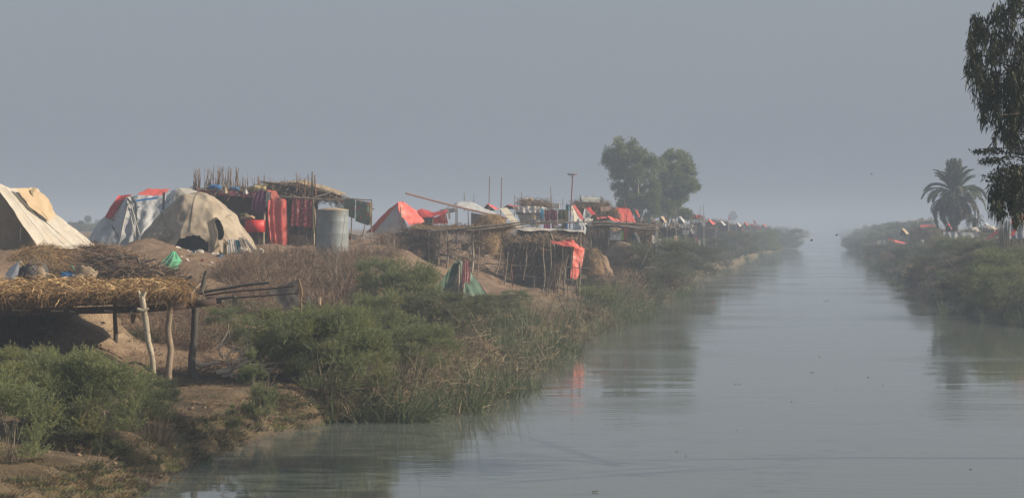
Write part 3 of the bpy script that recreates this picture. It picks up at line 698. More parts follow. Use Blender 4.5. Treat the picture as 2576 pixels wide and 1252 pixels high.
# ---------- date palm on the right bank
def frond_mesh(L, curl, lw=.075, nl=60):
    t_ = np.linspace(0, 1, 15); x = L*np.sin(t_*1.25)/1.25*1.0; z = L*(.55*t_ - curl*t_**2)
    rach = np.stack([x, 0*x, z], 1); mb = MB().tube(rach, [.03, .008], 5)
    u = np.linspace(.12, 1, nl); b = np.stack([np.interp(u, t_, rach[:, k]) for k in range(3)], 1)
    tg = np.gradient(b, axis=0); tg /= np.linalg.norm(tg, axis=1)[:, None]
    for sgn in (-1, 1):
        d = tg*.75 + np.array([0, sgn*.75, .22]) + rng.normal(0, .12, (nl, 3))
        mb.blades(b, d, L*.17*np.sin(np.pi*(u*.8+.16))+.05, lw, droop=.3, seg=2, taper=.8)
    return mb
M_palm = mat('palm_frond', (.105, .13, .062), (.06, .08, .045), scale=1, island=.5, rough=.6, transl=.2)
M_palmd = mat('dry_palm_frond', (.15, .135, .095), (.085, .075, .058), scale=1, island=.5, rough=.8)
M_palmt = mat('palm_trunk', (.16, .13, .10), (.08, .065, .05), scale=5, bump=.04, bscale=9)
PY = 226.0; pb = G(2401, PY); pc = P(2401, 487, PY)
palm = thing('date_palm', 'date palm with a ragged skirt of drooping dry fronds on the right bank', 'palm tree', pb)
put(MB().tube(resample([pb-[0,0,.3], pb*.5+pc*.5+[.08,0,0], pc], 14), [.34, .27, .30], 10, .1), 'trunk', M_palmt, palm)
FR = [frond_mesh(3.6, c_).mesh('frond', M_palm) for c_ in (.12, .38, .7)]; FD_ = [frond_mesh(3.7, c_).mesh('dry_frond', M_palmd) for c_ in (.7, .95)]
def add_frond(par, me, loc, az, pit, s=1.0):
    o = bpy.data.objects.new(me.name.split('.')[0], me); COL.objects.link(o); o.parent = par; o.location = loc; o.rotation_euler = (0, pit, az); o.scale = (s, s, s)
top = tuple(pc - pb)
for k in range(130):
    az = k*2.399 + rng.normal(0, .1); q = k/130
    if q < .42: add_frond(palm, FR[0 if q < .25 else 1], top, az, -R_(70 - 105*q + rng.normal(0, 4)), rng.uniform(.95, 1.2))
    elif q < .60: add_frond(palm, FR[2], top, az, R_(-2 + rng.normal(0, 10)), rng.uniform(1.05, 1.3))
    else: add_frond(palm, FD_[k % 2], (top[0], top[1], top[2]-.1-.7*rng.random()), az, R_(12 + 48*rng.random()), rng.uniform(.85, 1.15))
pb2 = G(2452, 222); palm2 = thing('young_palm', 'small dark palm stump with a tuft of fronds right of the date palm', 'palm tree', pb2)
put(MB().tube([pb2-[0,0,.2], pb2+[0, 0, 2.6]], [.28, .24], 9, .1), 'trunk', M_palmt, palm2)
for k in range(22): add_frond(palm2, (FR+FD_)[k % 5], (0, 0, 2.3), k*2.4, R_(-35+70*rng.random()), .35)

# ---------- eucalyptus hanging in from the right
M_euc = mat('eucalyptus_leaf', (.062, .075, .035), (.030, .040, .022), scale=.8, island=.6, rough=.5, transl=.25)
M_euct = mat('eucalyptus_bark', (.16, .13, .10), (.08, .06, .05), scale=5, bump=.02)
EY = 46.0
et = thing('eucalyptus_tree', 'dark eucalyptus with hanging narrow leaves leaning in from the right edge', 'tree', G(3450, EY+2))
er = np.array(et['_loc']); tb = MB(); lf = MB()
trunk = resample([er-[0,0,.3], P(3430, 520, EY+1.5), P(3380, 180, EY+.5), P(3340, -150, EY)], 22)
tb.tube(trunk, [.26, .16, .07, .03], 10, .04)
def plume(c, n, spread, L=.17, down=1.0):
    """hanging spray of narrow leaves"""
    d = unit(n); pos = c + d*np.array(spread)*(rng.random(n)**.5)[:, None]
    dr = rng.standard_normal((n, 3))*.35 + np.array([0, 0, -down])
    lf.leaves(pos, dr, rng.uniform(.6, 1.2, n)*L, rng.uniform(.024, .042, n))
limbs = [((3250, 120), (2960, 30), (2700, 20)), ((3280, 180), (2900, 80), (2530, 120)), ((3200, -50), (2800, -60), (2560, 10)), ((3300, 240), (2900, 170), (2470, 190)),
         ((3300, 300), (2900, 250), (2520, 290)), ((3320, 360), (2900, 330), (2540, 340)), ((3340, 420), (2850, 385), (2490, 372)), ((3350, 470), (2850, 420), (2520, 430)), ((3200, 0), (2850, 0), (2480, 60)),
         ((3200, 100), (2900, 150), (2600, 220)), ((3300, 300), (2900, 330), (2600, 400)), ((3300, 400), (2900, 420), (2620, 470))]
for L3 in limbs:
    dz = rng.normal(0, 1.2); dm = rng.normal(0, 3.5)
    pts_ = resample([P(*L3[0], EY-.5), P(*L3[1], EY+dz*.6+dm), P(*L3[2], EY+dz)], 12); tb.tube(pts_, [.05, .028, .012], 6, .05)
# leaf masses, grid positions of the hanging sprays (x, y, rx, ry, leaves)
masses = [(2475, 60, 28, 30, 420), (2500, 40, 26, 22, 260), (2455, 95, 22, 38, 420), (2490, 110, 32, 40, 620), (2535, 35, 22, 20, 200), (2560, 15, 20, 24, 260), (2455, 150, 18, 30, 300), (2445, 165, 14, 26, 200),
          (2490, 175, 36, 38, 700), (2540, 110, 34, 40, 460), (2475, 225, 26, 34, 440), (2515, 230, 34, 40, 760), (2560, 200, 32, 50, 900), (2490, 275, 20, 34, 330), (2525, 290, 32, 34, 560),
          (2565, 290, 26, 50, 700), (2545, 340, 24, 28, 360), (2570, 380, 22, 40, 420), (2520, 345, 16, 18, 60), (2500, 380, 30, 8, 110), (2470, 378, 18, 7, 60), (2520, 400, 34, 10, 180), (2490, 405, 20, 9, 70),
          (2540, 430, 34, 18, 420), (2500, 445, 26, 13, 200), (2520, 470, 26, 22, 480), (2560, 470, 30, 40, 900), (2500, 495, 14, 26, 240), (2530, 505, 26, 26, 520), (2570, 520, 20, 26, 380), (2516, 525, 8, 16, 90),
          (2610, 100, 40, 80, 900), (2620, 300, 40, 90, 900), (2620, 460, 40, 60, 700), (2650, -40, 90, 50, 900), (2720, 120, 60, 90, 700), (2720, 350, 60, 120, 700), (2850, 150, 80, 160, 700)]
masses += [(rng.uniform(2680, 3650), rng.uniform(-420, 420), 90, 80, 800) for _ in range(34)]
for (cx, cy, rx, ry, n_) in masses:
    nsub = max(3, int(n_*(1.25 if cx > 2530 else .85)/34))
    for k in range(nsub):
        a_ = rng.uniform(0, 6.28); q_ = math.sqrt(rng.random())
        c = P(cx + math.cos(a_)*rx*q_, cy + math.sin(a_)*ry*q_, EY + rng.normal(0, .9 if cx < 2680 else 4.0))
        if 365 < cy < 450: plume(c, 34, (.22, .2, .05), .10, .45)
        else: plume(c, 30, (.09, .09, .30), .20, 1.1)
    c0 = P(cx, cy-ry*.5, EY)
    j = trunk[rng.integers(6, 18)]
    q, r2 = pole(P(cx+rx*1.6, cy-ry*.2, EY+rng.normal(0, .5)), c0, .02, .005, bend=.06, seg=6); tb.tube(q, r2, 4)
put(lf, 'leaves', M_euc, et, kind='stuff'); put(tb, 'trunk', M_euct, et, smooth=True)
# ================================================================== CAMP MATERIALS
def clothm(name, c, c2=None, **k):
    kw = dict(scale=1.6, rough=.75, bump=.006, bscale=14, transl=.16, spec=.25); kw.update(k)
    return mat(name, c, c2 or tuple(x*.82 for x in c), **kw)
K_white = clothm('white_canvas', (.50, .48, .425), (.41, .39, .335), c3=(.45, .41, .34), s3=1.2, t3=(.58, .75))
K_beige = clothm('beige_canvas', (.50, .40, .27), (.42, .33, .21))
K_tentin = clothm('shaded_canvas', (.23, .19, .14), (.18, .15, .11), transl=.05)  # darker canvas: the shade on the tent gable is put into its colour
K_grey = clothm('grey_white_tarp', (.47, .50, .52), (.38, .41, .43), c3=(.30, .32, .33), s3=1.5, t3=(.56, .7))
K_dome = clothm('dusty_dome_canvas', (.42, .37, .29), (.33, .29, .225), c3=(.24, .20, .155), s3=1.1, t3=(.5, .68), bump=.03, bscale=5)
K_coral = clothm('coral_tarp', (.66, .125, .10), (.58, .10, .085), rough=.5, bump=.03, bscale=2.2, spec=.45, transl=.12, c3=(.58, .22, .18), s3=1.3, t3=(.5, .75))
K_corald = clothm('dull_red_tarp', (.50, .07, .06), (.40, .05, .05))
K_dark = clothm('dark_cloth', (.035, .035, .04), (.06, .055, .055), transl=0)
K_purple = clothm('purple_cloth', (.13, .035, .10), (.09, .03, .08))
K_green = clothm('green_canvas', (.085, .15, .11), (.06, .115, .085), c3=(.16, .22, .17), s3=1.4)
K_mint = clothm('mint_green_cloth', (.14, .42, .26), (.10, .34, .20))
K_pale = clothm('pale_green_cloth', (.33, .47, .38), (.27, .40, .32))
K_pink = clothm('faded_pink_cloth', (.50, .21, .20), (.40, .16, .16), c3=(.55, .32, .30), s3=5)
K_blue = clothm('blue_cloth', (.05, .16, .36), (.04, .11, .26))
K_sky = clothm('bright_blue_cloth', (.06, .40, .62), (.05, .30, .50))
K_olive = clothm('olive_cloth', (.13, .12, .055), (.09, .085, .04))
K_maroon = clothm('maroon_cloth', (.18, .04, .05), (.12, .03, .04))
K_rose = clothm('rose_cloth', (.42, .13, .22), (.33, .10, .17))
K_tan = clothm('tan_cloth', (.45, .33, .20), (.36, .26, .16))
K_rag = clothm('white_rag', (.60, .58, .53), (.45, .43, .40))
K_teal = clothm('teal_cloth', (.04, .20, .24), (.03, .15, .18))
K_lgreen = clothm('light_green_cloth', (.22, .45, .12), (.17, .36, .10))
K_floral = mat('floral_blanket', (.15, .20, .155), (.21, .26, .19), scale=2.5, c3=(.42, .13, .10), s3=4.5, t3=(.57, .60), bump=.01)
K_carpet = mat('patterned_carpet', (.36, .06, .075), (.14, .04, .055), scale=7, c3=(.50, .30, .25), s3=10, t3=(.57, .60), bump=.01)
K_scarf = mat('checked_scarf', (.10, .13, .22), (.45, .45, .42), scale=11, c3=(.45, .38, .08), s3=9, t3=(.56, .58), bump=.01)
K_mixed = mat('mixed_quilts', (.26, .05, .06), (.07, .05, .07), scale=5, c3=(.28, .26, .24), s3=7, t3=(.58, .61))
W_dark = mat('old_dark_timber', (.10, .065, .05), (.055, .04, .035), scale=5, stretch=(.3, 1, 1), rough=.85, bump=.008)
W_grey = mat('weathered_pole', (.24, .205, .165), (.13, .11, .09), scale=5, bump=.006)
W_pale = mat('peeled_pale_wood', (.42, .385, .30), (.26, .235, .185), scale=3, stretch=(1, 1, .3), bump=.008, c3=(.2, .17, .13), s3=6, t3=(.6, .66))
W_darkp = mat('dark_post_wood', (.10, .09, .08), (.06, .055, .05), scale=4, stretch=(1, 1, .3), bump=.01)
W_mid = mat('brown_post_wood', (.25, .20, .15), (.15, .12, .09), scale=4, stretch=(1, 1, .3), bump=.01)
W_red = mat('reddish_pole', (.22, .12, .09), (.14, .08, .06), scale=5)
M_mud = mat('mud_wall', (.24, .175, .12), (.16, .115, .08), scale=1.5, rough=.95, bump=.05, bscale=5)
M_mudd = mat('shaded_mud', (.075, .058, .045), (.045, .036, .03), scale=1.5, rough=.95, bump=.04, bscale=5)  # mud with the shade under roofs put into its colour
M_thatch = mat('old_thatch', (.27, .20, .135), (.11, .085, .06), scale=4, island=.6, rough=.9)
M_thatchb = mat('thatch_mass', (.20, .15, .10), (.09, .07, .05), scale=5, rough=.95, bump=.05, bscale=12)
M_mat = mat('reed_matting', (.34, .27, .18), (.20, .16, .11), scale=3, stretch=(1, 1, 6), bump=.01)
M_zinc = mat('galvanised_sheet', (.25, .285, .30), (.18, .21, .225), scale=2.0, stretch=(1, 1, .35), rough=.55, metal=.25, c3=(.22, .20, .17), s3=2.2, t3=(.56, .72), bump=.004, bscale=8)
M_conc = mat('white_block', (.60, .57, .52), (.45, .42, .37), scale=4, bump=.02)
M_redbox = mat('red_box_paint', (.55, .04, .04), (.42, .035, .035), scale=2, rough=.5)
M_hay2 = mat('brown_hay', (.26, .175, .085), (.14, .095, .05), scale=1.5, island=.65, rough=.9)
M_dkmetal = mat('sooty_metal', (.07, .07, .072), (.045, .045, .05), scale=3, rough=.5)
M_black = mat('dark_print', (.035, .045, .05), (.05, .06, .065), scale=4)
M_bird = mat('bird_plumage', (.03, .03, .032), (.05, .048, .045), scale=20)

def post(a, b, r, m=W_grey, parent=None, name='pole', bend=.015, r1=None, label=None, cat=None, group=None, n=7):
    p, rd = pole(a, b, r, r1, bend=bend, seg=8)
    return put(MB().tube(p, rd, n, .05), name, m, parent, label=label, cat=cat, group=group, smooth=True)
def root(name, label, cat, dx, Y, group=None):
    return thing(name, label, cat, G(dx, Y), group)
def gz(dx, Y, d=-.15): return G(dx, Y, d)
def fuzz(g, n, L, W, m, name, parent=None, down=.6, wild=.12, along=None, kind='stuff', thick=.05, label=None, cat=None, flat=.2):
    """loose stems scattered over a lofted surface"""
    g = np.asarray(g); a, b = g.shape[:2]; u = rng.random(n)*(a-1.001); v = rng.random(n)*(b-1.001)
    i, j = u.astype(int), v.astype(int); fu, fv = (u-i)[:, None], (v-j)[:, None]
    p = g[i, j]*(1-fu)*(1-fv) + g[i+1, j]*fu*(1-fv) + g[i, j+1]*(1-fu)*fv + g[i+1, j+1]*fu*fv
    p = p + rng.standard_normal((n, 3))*thick*.5
    d = unit(n); d[:, 2] = d[:, 2]*flat - down
    if along is not None: d += np.array(along)*rng.choice([-1, 1], n)[:, None]*rng.random(n)[:, None]*1.4
    return put(MB().blades(p, d, rng.uniform(.35, 1.2, n)*L, rng.uniform(.6, 1.5, n)*W, droop=.25, seg=4, wild=wild, taper=.6), name, m, parent, kind=kind)
def bundle(c, size, m, name, label, cat, squash=.25, group=None):
    """a soft lumpy bundle"""
    nu, nv = 28, 18; u = np.linspace(0, 2*np.pi, nu); v = np.linspace(-1.2, 1.45, nv)
    x = np.cos(v)[:, None]*np.cos(u)[None]; y = np.cos(v)[:, None]*np.sin(u)[None]; z = np.sin(v)[:, None]+0*u[None]
    g = np.stack([np.sign(x)*np.abs(x)**.7*size[0]*.5, np.sign(y)*np.abs(y)**.7*size[1]*.5, (z*.5+.42)*size[2]], -1)
    s_ = rng.uniform(0, 90); g = g*(1 + .24*fbm(x*2.6+s_, y*2.6, z*2.6, 3))[..., None]; g[:, -1] = g[:, 0]
    return put(MB().grid(g + np.array(c)), name, m, label=label, cat=cat, group=group, smooth=True)

# ================================================================== FOREGROUND STRAW-ROOFED SHELTER
SY = 57.0
sh = root('open_shelter', 'open brushwood shelter with a thick straw roof on crooked tree-trunk posts', 'shelter', 385, SY)
def zs(dx, dy, Y=SY): return P(dx, dy, Y)
# posts
def trunk_post(pts, r, m, lb):
    pl = resample(np.array(pts), 14); return put(MB().tube(pl, r, 10, .05), 'post', m, sh, label=lb, smooth=True)
a = G(386, SY-.6, -.2)
trunk_post([a, P(384, 900, SY-.6), P(372, 855, SY-.6), P(366, 800, SY-.6), P(360, 765, SY-.6), P(357, 745, SY-.6)], [.085, .075, .08, .075], W_pale, 'pale peeled post with a forked top')
for d_ in ((347, 731), (366, 733)):
    p, rd = pole(P(358, 762, SY-.6), P(*d_, SY-.6), .055, .045, bend=.02); put(MB().tube(p, rd, 8, .06), 'post_fork', W_pale, sh, smooth=True)
a = G(423, SY-.3, -.2)
trunk_post([a, P(424, 930, SY-.3), P(430, 880, SY-.2), P(422, 830, SY), P(427, 790, SY), P(426, 745, SY)], [.10, .09, .085, .08], W_mid, 'brown knotty middle post')
a = G(492, SY+1, -.2)
trunk_post([a, P(483, 930, SY+1), P(481, 905, SY+1), P(488, 860, SY+1), P(490, 800, SY+1), P(493, 760, SY+1), P(500, 738, SY+1)], [.12, .10, .105, .095, .10, .11], W_darkp, 'dark curved post at the open corner')
for d_ in ((519, 681), (476, 712)):
    p, rd = pole(P(500, 745, SY+1), P(*d_, SY+1.1), .085, .04, bend=.03); put(MB().tube(p, rd, 8, .06), 'post_fork', W_darkp, sh, smooth=True)
p, rd = pole(P(487, 945, SY+1), P(506, 964, SY+.9), .06, .02); put(MB().tube(p, rd, 6, .06), 'root', W_darkp, sh, smooth=True)
for dx in (60, 170, 290):
    post(G(dx, 60.1, -.2), P(dx, 750, 60.1), .07, W_darkp, sh, 'post', bend=.02)
# main timber, dark squared log in front; beams across
bl = resample(np.array([P(-260, 792, SY+.1), P(0, 783, SY+.1), P(330, 776, SY+.1), P(545, 758, SY+.6)]), 2)
mb = MB()
for seg_ in (((-260, 788), (140, 783)), ((143, 782), (352, 777)), ((368, 776), (470, 768)), ((471, 767), (543, 758))):
    A = P(*seg_[0], SY+.15); B = P(*seg_[1], SY+.15); d = B-A; L = np.linalg.norm(d); c = (A+B)/2
    mb2 = MB().box(c, (L, .16, .19), tilt=-math.atan2(d[2], d[0])); put(mb2, 'timber', W_dark, sh)
for k, (dx, y0) in enumerate(((8, 783), (50, 765), (92, 766), (135, 768), (178, 768), (222, 770), (262, 768), (300, 770), (332, 769), (398, 762), (440, 758), (478, 752))):
    A = P(dx, y0-6, SY-.35); B = A + np.array([rng.normal(0, .15), 3.1, .25])
    post(A, B, .045 + .015*rng.random(), W_pale if k in (8, ) else W_grey, sh, 'rafter', bend=.01)
for (x0, y0, x1, y1) in ((30, 780, 78, 781), (128, 782, 160, 782), (175, 783, 190, 785), (262, 782, 285, 783)):
    post(P(x0, y0-1, SY-.1), P(x1, y1-1, SY-.1), .035, W_pale, sh, 'batten', bend=.004)
put(MB().tube(resample([P(346, 778, SY-.72), P(360, 782, SY-.76), P(374, 775, SY-.74)], 5), [.05, .045, .03], 8, .05), 'log_end', W_pale, sh, smooth=True)
put(MB().tube(resample([P(330, 786, SY-.2), P(331, 786, SY+.4)], 3), .045, 9), 'log_end', W_pale, sh)
# roof poles running out to the right
for (x0, y0, x1, y1, r, yy) in ((505, 735, 678, 710, .045, 1.4), (515, 743, 740, 718, .032, 1.2), (520, 749, 753, 737, .030, 1.0), (512, 757, 592, 746, .045, .7), (520, 764, 560, 757, .05, .5), (455, 712, 484, 694, .045, 3.6), (400, 738, 512, 737, .05, .9)):
    post(P(x0, y0, SY+yy), P(x1, y1, SY+yy-.2), r, W_darkp if r > .04 else W_dark, sh, 'roof_pole', bend=.008)
for (x0, y0, x1, y1) in ((566, 745, 566, 765), (585, 746, 583, 772), (330, 790, 328, 812)):
    g = loft([[P(x0, y0, SY+.8), P(x0+14, y0, SY+.8)], [P(x1+1, y1, SY+.8), P(x1+9, y1+1, SY+.8)]], 6, 8, wr=.02)
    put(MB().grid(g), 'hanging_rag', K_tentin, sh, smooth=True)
# straw mass
front = [P(-260, 764, SY-.1), P(0, 757, SY-.1), P(120, 761, SY-.1), P(250, 756, SY-.1), P(400, 755, SY-.1), P(478, 750, SY-.1)]
fr2 = [P(-260, 746, SY-.4), P(0, 740, SY-.4), P(120, 742, SY-.4), P(250, 738, SY-.4), P(400, 740, SY-.4), P(482, 740, SY-.3)]
def up(pts, dy, dz, dx=0): return [p + np.array([dx, dy, dz]) for p in pts]
midl = [P(-260, 722, 57.9), P(0, 722, 57.9), P(120, 718, 57.9), P(180, 712, 58.0), P(260, 716, 57.9), P(400, 712, 57.9), P(482, 724, 58.0)]
bk = [P(-260, 712, 59.4), P(0, 716, 59.4), P(150, 710, 59.4), P(250, 711, 59.4), P(400, 708, 59.4), P(480, 715, 59.4)]
bk2 = [P(-260, 730, 60.2), P(0, 730, 60.2), P(250, 728, 60.2), P(480, 730, 60.2)]
bot = [P(-260, 752, 60.3), P(0, 750, 60.3), P(250, 748, 60.3), P(480, 742, 60.3)]
g = loft([front, fr2, midl, bk, bk2], 150, 40, wr=.07, fr=1.3, seed=4)
put(MB().grid(g), 'straw_bed', M_strawb, sh, smooth=True)
g0 = loft([[P(-260, 778, SY+.3), P(0, 774, SY+.3), P(250, 770, SY+.3), P(478, 756, SY+.4)], bot], 60, 10, wr=.05); put(MB().grid(g0), 'brush_lining', M_thatchb, sh, smooth=True)
fuzz(g[6:], 24000, .32, .013, M_straw, 'loose_straw', sh, down=.12, wild=.2, along=(1, 0, 0), thick=.14)
fuzz(g[3:12], 3200, .24, .013, M_straw, 'straw_fringe', sh, down=.8, wild=.12, thick=.14, flat=.5)
fuzz(g[10:24, 20:140], 3500, .3, .02, mat('pale_straw', (.52, .38, .20), (.36, .25, .12), island=.6), 'pale_straw', sh, down=.05, wild=.2, along=(1, 0, 0), thick=.2)
# side recess under the roof: an undercut mud face with its shade put into the dark colour
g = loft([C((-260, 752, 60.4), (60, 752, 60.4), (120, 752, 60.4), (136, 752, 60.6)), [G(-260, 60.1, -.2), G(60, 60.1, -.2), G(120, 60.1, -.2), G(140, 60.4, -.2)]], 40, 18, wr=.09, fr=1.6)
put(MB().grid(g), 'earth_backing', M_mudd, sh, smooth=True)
fuzz(g, 700, .35, .012, M_twig, 'root_fibres', sh, down=.7, thick=.2)
db_ = thing('dead_branch', 'black twisted dead branch against the pale cut bank under the shelter', 'branch', P(160, 900, 60.7))
for (x0, y0, x1, y1) in ((138, 845, 158, 862), (158, 862, 160, 840), (150, 868, 175, 900), (175, 900, 188, 918), (160, 875, 210, 905)):
    post(P(x0, y0, 60.8), P(x1, y1, 60.6), .028, W_darkp, db_, 'limb', bend=.08)

# ================================================================== THINGS BEHIND THE SHELTER
# brushwood stack
bw = root('brushwood_stack', 'long grey stack of dry brushwood and sticks behind the straw roof', 'brushwood', 340, 76)
n = 2600
def stack(n, L, W, nm, xs, zs_):
    x = rng.uniform(xs[0], xs[1], n); yv = 76 + rng.normal(0, .8, n); hgtv = np.interp(x, [205, 225, 290, 350, 420, 480], [.2, zs_, zs_, zs_*.8, zs_*.5, .1])
    b = np.stack([(x-HX)*yv/FD, yv, 0*x], 1); b[:, 2] = hgt(b[:, 0], b[:, 1]) + rng.random(n)*hgtv
    d = unit(n); d[:, 2] *= .3; d[:, 1] *= .5
    return put(MB().blades(b, d, rng.uniform(.4, 1.2, n)*L, rng.uniform(.5, 1.6, n)*W, seg=5, wild=.16, droop=.05, taper=.6), nm, M_twig, bw, kind='stuff')
stack(6500, .8, .02, 'twigs', (200, 490), 1.45)
for k in range(46):
    x = rng.uniform(215, 460); z = np.interp(x, [205, 240, 330, 470], [1.0, 1.4, 1.0, .3]); c = G(x, 75.3 + rng.normal(0, .5), rng.random()*z)
    a_ = rng.normal(0, .28); L = rng.uniform(.6, 1.5); d = np.array([math.cos(a_), rng.normal(0, .3), math.sin(a_)])*L*.5
    post(c-d, c+d, rng.uniform(.018, .04), W_grey if k % 3 else W_darkp, bw, 'stick', bend=.06, n=6)
for (x0, y0, x1, y1, r) in ((222, 660, 280, 650, .06), (238, 668, 262, 712, .045), (248, 650, 345, 648, .05), (345, 648, 352, 690, .045), (350, 664, 395, 652, .035), (262, 660, 330, 672, .045)):
    post(P(x0, y0, 75), P(x1, y1, 75), r, W_darkp, bw, 'branch', bend=.04)
# hay heap under the white tent
hg = [[P(20, 668, 78), P(60, 645, 78), P(120, 660, 78), P(200, 690, 78), P(330, 665, 78)], [P(30, 650, 79), P(90, 632, 79), P(150, 640, 79), P(230, 652, 79), P(335, 650, 79)],
      [P(60, 628, 80.5), P(110, 620, 80.5), P(180, 628, 80.5), P(250, 620, 80.5), P(335, 640, 80.5)], [P(60, 640, 82), P(180, 640, 82), P(335, 645, 82)]]
base_ = [[G(10, 76.8, -.1), G(80, 76.6, -.1), G(160, 76.6, -.1), G(250, 77, -.1), G(345, 78, -.1)]]
g = loft(base_+hg, 60, 30, wr=.09, fr=1.4)
hh = thing('hay_heap', 'long brown hay heap lying below the bright slope of the white tent', 'hay', G(180, 78))
put(MB().grid(g), 'hay_mass', mat('hay_mass', (.17, .12, .065), (.10, .07, .04), scale=6, bump=.05), hh, smooth=True)
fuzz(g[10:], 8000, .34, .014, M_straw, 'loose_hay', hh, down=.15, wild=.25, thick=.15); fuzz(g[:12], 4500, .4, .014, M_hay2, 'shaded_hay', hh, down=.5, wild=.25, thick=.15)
# sand heap is ground; green rag
o = cloth([C((432, 633, 84), (437, 631, 84), (442, 634, 84.3)), C((405, 660, 83.4), (425, 662, 83), (440, 655, 83.1), (461, 655, 83.6)), C((395, 668, 83.3), (418, 671, 83), (436, 690, 83.2), (447, 683, 83.5))], 'green_cloth', K_mint,
      label='bright green cloth draped in a peak over the brushwood stack', cat='cloth', wr=.05, pleat=.05, pf=3.5, nu=30, nv=22)
# white sack, blue sack
bundle(P(172, 713, 73.5), (.62, .4, .42), K_blue, 'blue_sack', 'crumpled blue plastic sack behind the straw roof', 'sack')
bundle(P(214, 714, 73.6), (.70, .5, .62), clothm('dusty_sack_cloth', (.30, .24, .17), bump=.03, bscale=4), 'tan_sack', 'bulging tan cloth sack leaning on the brushwood stack', 'sack')
bundle(P(196, 712, 73.4), (.5, .4, .3), clothm('worn_sack_cloth', (.33, .27, .19), bump=.03, bscale=4), 'beige_sack', 'small beige sack between the blue and tan sacks', 'sack')
post(P(180, 668, 73.8), P(192, 684, 73.6), .02, K_mint, None, 'green_stake', label='thin green stake standing beside the tan sack', cat='stake')
# rubbish heap with metal frames and white strap at the far left
jh = thing('junk_heap', 'heap of dark junk and old tubing under a grey sheet at the left edge', 'junk heap', G(60, 70))
cloth([C((-20, 710, 69.6), (10, 690, 69.8), (30, 668, 70), (50, 656, 70)), C((-10, 730, 69.2), (12, 722, 69.3), (30, 705, 69.4), (45, 690, 69.6))], 'grey_sheet', K_grey, jh, wr=.04)
cloth([C((112, 660, 70), (118, 668, 70), (126, 700, 70)), C((104, 660, 70), (111, 672, 70), (118, 704, 70))], 'white_strap', K_white, jh, wr=.01, nu=10, nv=4)
for A, B, m_ in (((50, 656), (66, 673), K_beige), ((66, 673), (88, 672), K_beige), ((66, 673), (54, 698), K_beige), ((72, 660), (76, 715), K_maroon), ((76, 666), (110, 662), W_grey), ((84, 700), (100, 664), W_grey)):
    post(P(*A, 70), P(*B, 70), .025, m_, jh, 'tube', bend=.01)
bundle_g = []
for (x, y, s_, m_) in ((78, 710, .9, M_dkmetal), (96, 712, .7, K_tentin), (44, 714, .8, M_dkmetal), (62, 700, .5, K_dark)):
    nu = 14; u = np.linspace(0, 2*np.pi, nu); v = np.linspace(-1.4, 1.5, 9); q = np.stack([np.cos(v)[:, None]*np.cos(u), np.cos(v)[:, None]*np.sin(u)*.7, np.sin(v)[:, None]+0*u], -1)*s_*.42*np.array([1, 1, 1.15])
    q = q*(1+.22*fbm(q[..., 0]*5+x, q[..., 1]*5, q[..., 2]*5, 2))[..., None]; q[:, -1] = q[:, 0]
    put(MB().grid(q + P(x, y-14, 70.2)), 'junk_lump', m_, jh, smooth=True)
ring = [P(84+9*math.cos(a_), 655-9*math.sin(a_), 70) for a_ in np.linspace(-.6, 3.5, 14)]
put(MB().tube(ring, .02, 6), 'wire_hoop', W_grey, jh, smooth=True)

# ================================================================== WHITE RIDGE TENT, LEFT EDGE
TY = 85.0
wt = root('ridge_tent', 'large white canvas ridge tent cut off by the left edge of the picture', 'tent', 60, TY)
RT0, RT1 = (-14, 456), (95, 474)
slope = [C((-20, 452, 83.2), (2, 462, 83.6), (22, 472, 84.4)), C((96, 621, 82.9), (150, 624, 84.4), (192, 626, 85.6))]
cloth(slope, 'front_slope', K_white, wt, wr=.025, pleat=.012, pf=4, nu=60, nv=40, sag=-.03)
slope2 = [C((22, 473, 84.5), (60, 473, 86.0), (95, 474, 87.5)), C((85, 528, 84.6), (122, 556, 85.6), (142, 540, 87.5)), C((194, 627, 85.7), (215, 624, 86.6), (246, 619, 88.3))]
cloth(slope2, 'rear_slope', K_white, wt, wr=.03, nu=46, nv=46)
cloth([C((38, 476, 84.1), (62, 475, 85.0), (86, 472, 86.4)), C((80, 520, 84.2), (104, 535, 84.8), (122, 500, 86.6)), C((120, 554, 84.9), (128, 552, 85.4), (141, 541, 87.0))], 'beige_patch', K_beige, wt, wr=.05, nu=30, nv=26)
cloth([C((76, 478, 85.2), (86, 471, 86.1), (92, 473, 87)), C((86, 500, 85.3), (94, 505, 86), (102, 505, 87)), C((120, 550, 85), (124, 553, 85.2), (127, 551, 85.8))], 'beige_flap', clothm('olive_canvas', (.27, .235, .15)), wt, wr=.03, nu=16, nv=20)
gab = [C((-30, 462, 83.35), (-8, 470, 83.3), (2, 484, 83.3)), C((-60, 560, 83.3), (0, 560, 83.2), (60, 565, 83.2)), C((-90, 655, 83.3), (0, 655, 83.2), (66, 652, 83.2), (95, 624, 83.1))]
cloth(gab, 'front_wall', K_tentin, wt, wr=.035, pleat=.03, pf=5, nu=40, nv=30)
post(P(50, 572, 83.0), P(50, 652, 83.0), .045, W_darkp, wt, 'tent_pole', bend=.004)
for k, (A, B) in enumerate((((12, 470), (128, 622)), ((30, 478), (168, 624)), ((118, 560), (194, 627)))):
    post(P(A[0], A[1], 83.55+k*.4), P(B[0], B[1], 83.45+k*.9), .012, K_grey, wt, 'seam_rope', bend=.004)
cloth([C((-60, 655, 83.25), (48, 650, 83.2)), [G(-60, 83.1), G(52, 83.0)]], 'mud_flap', K_dark, wt, wr=.03)

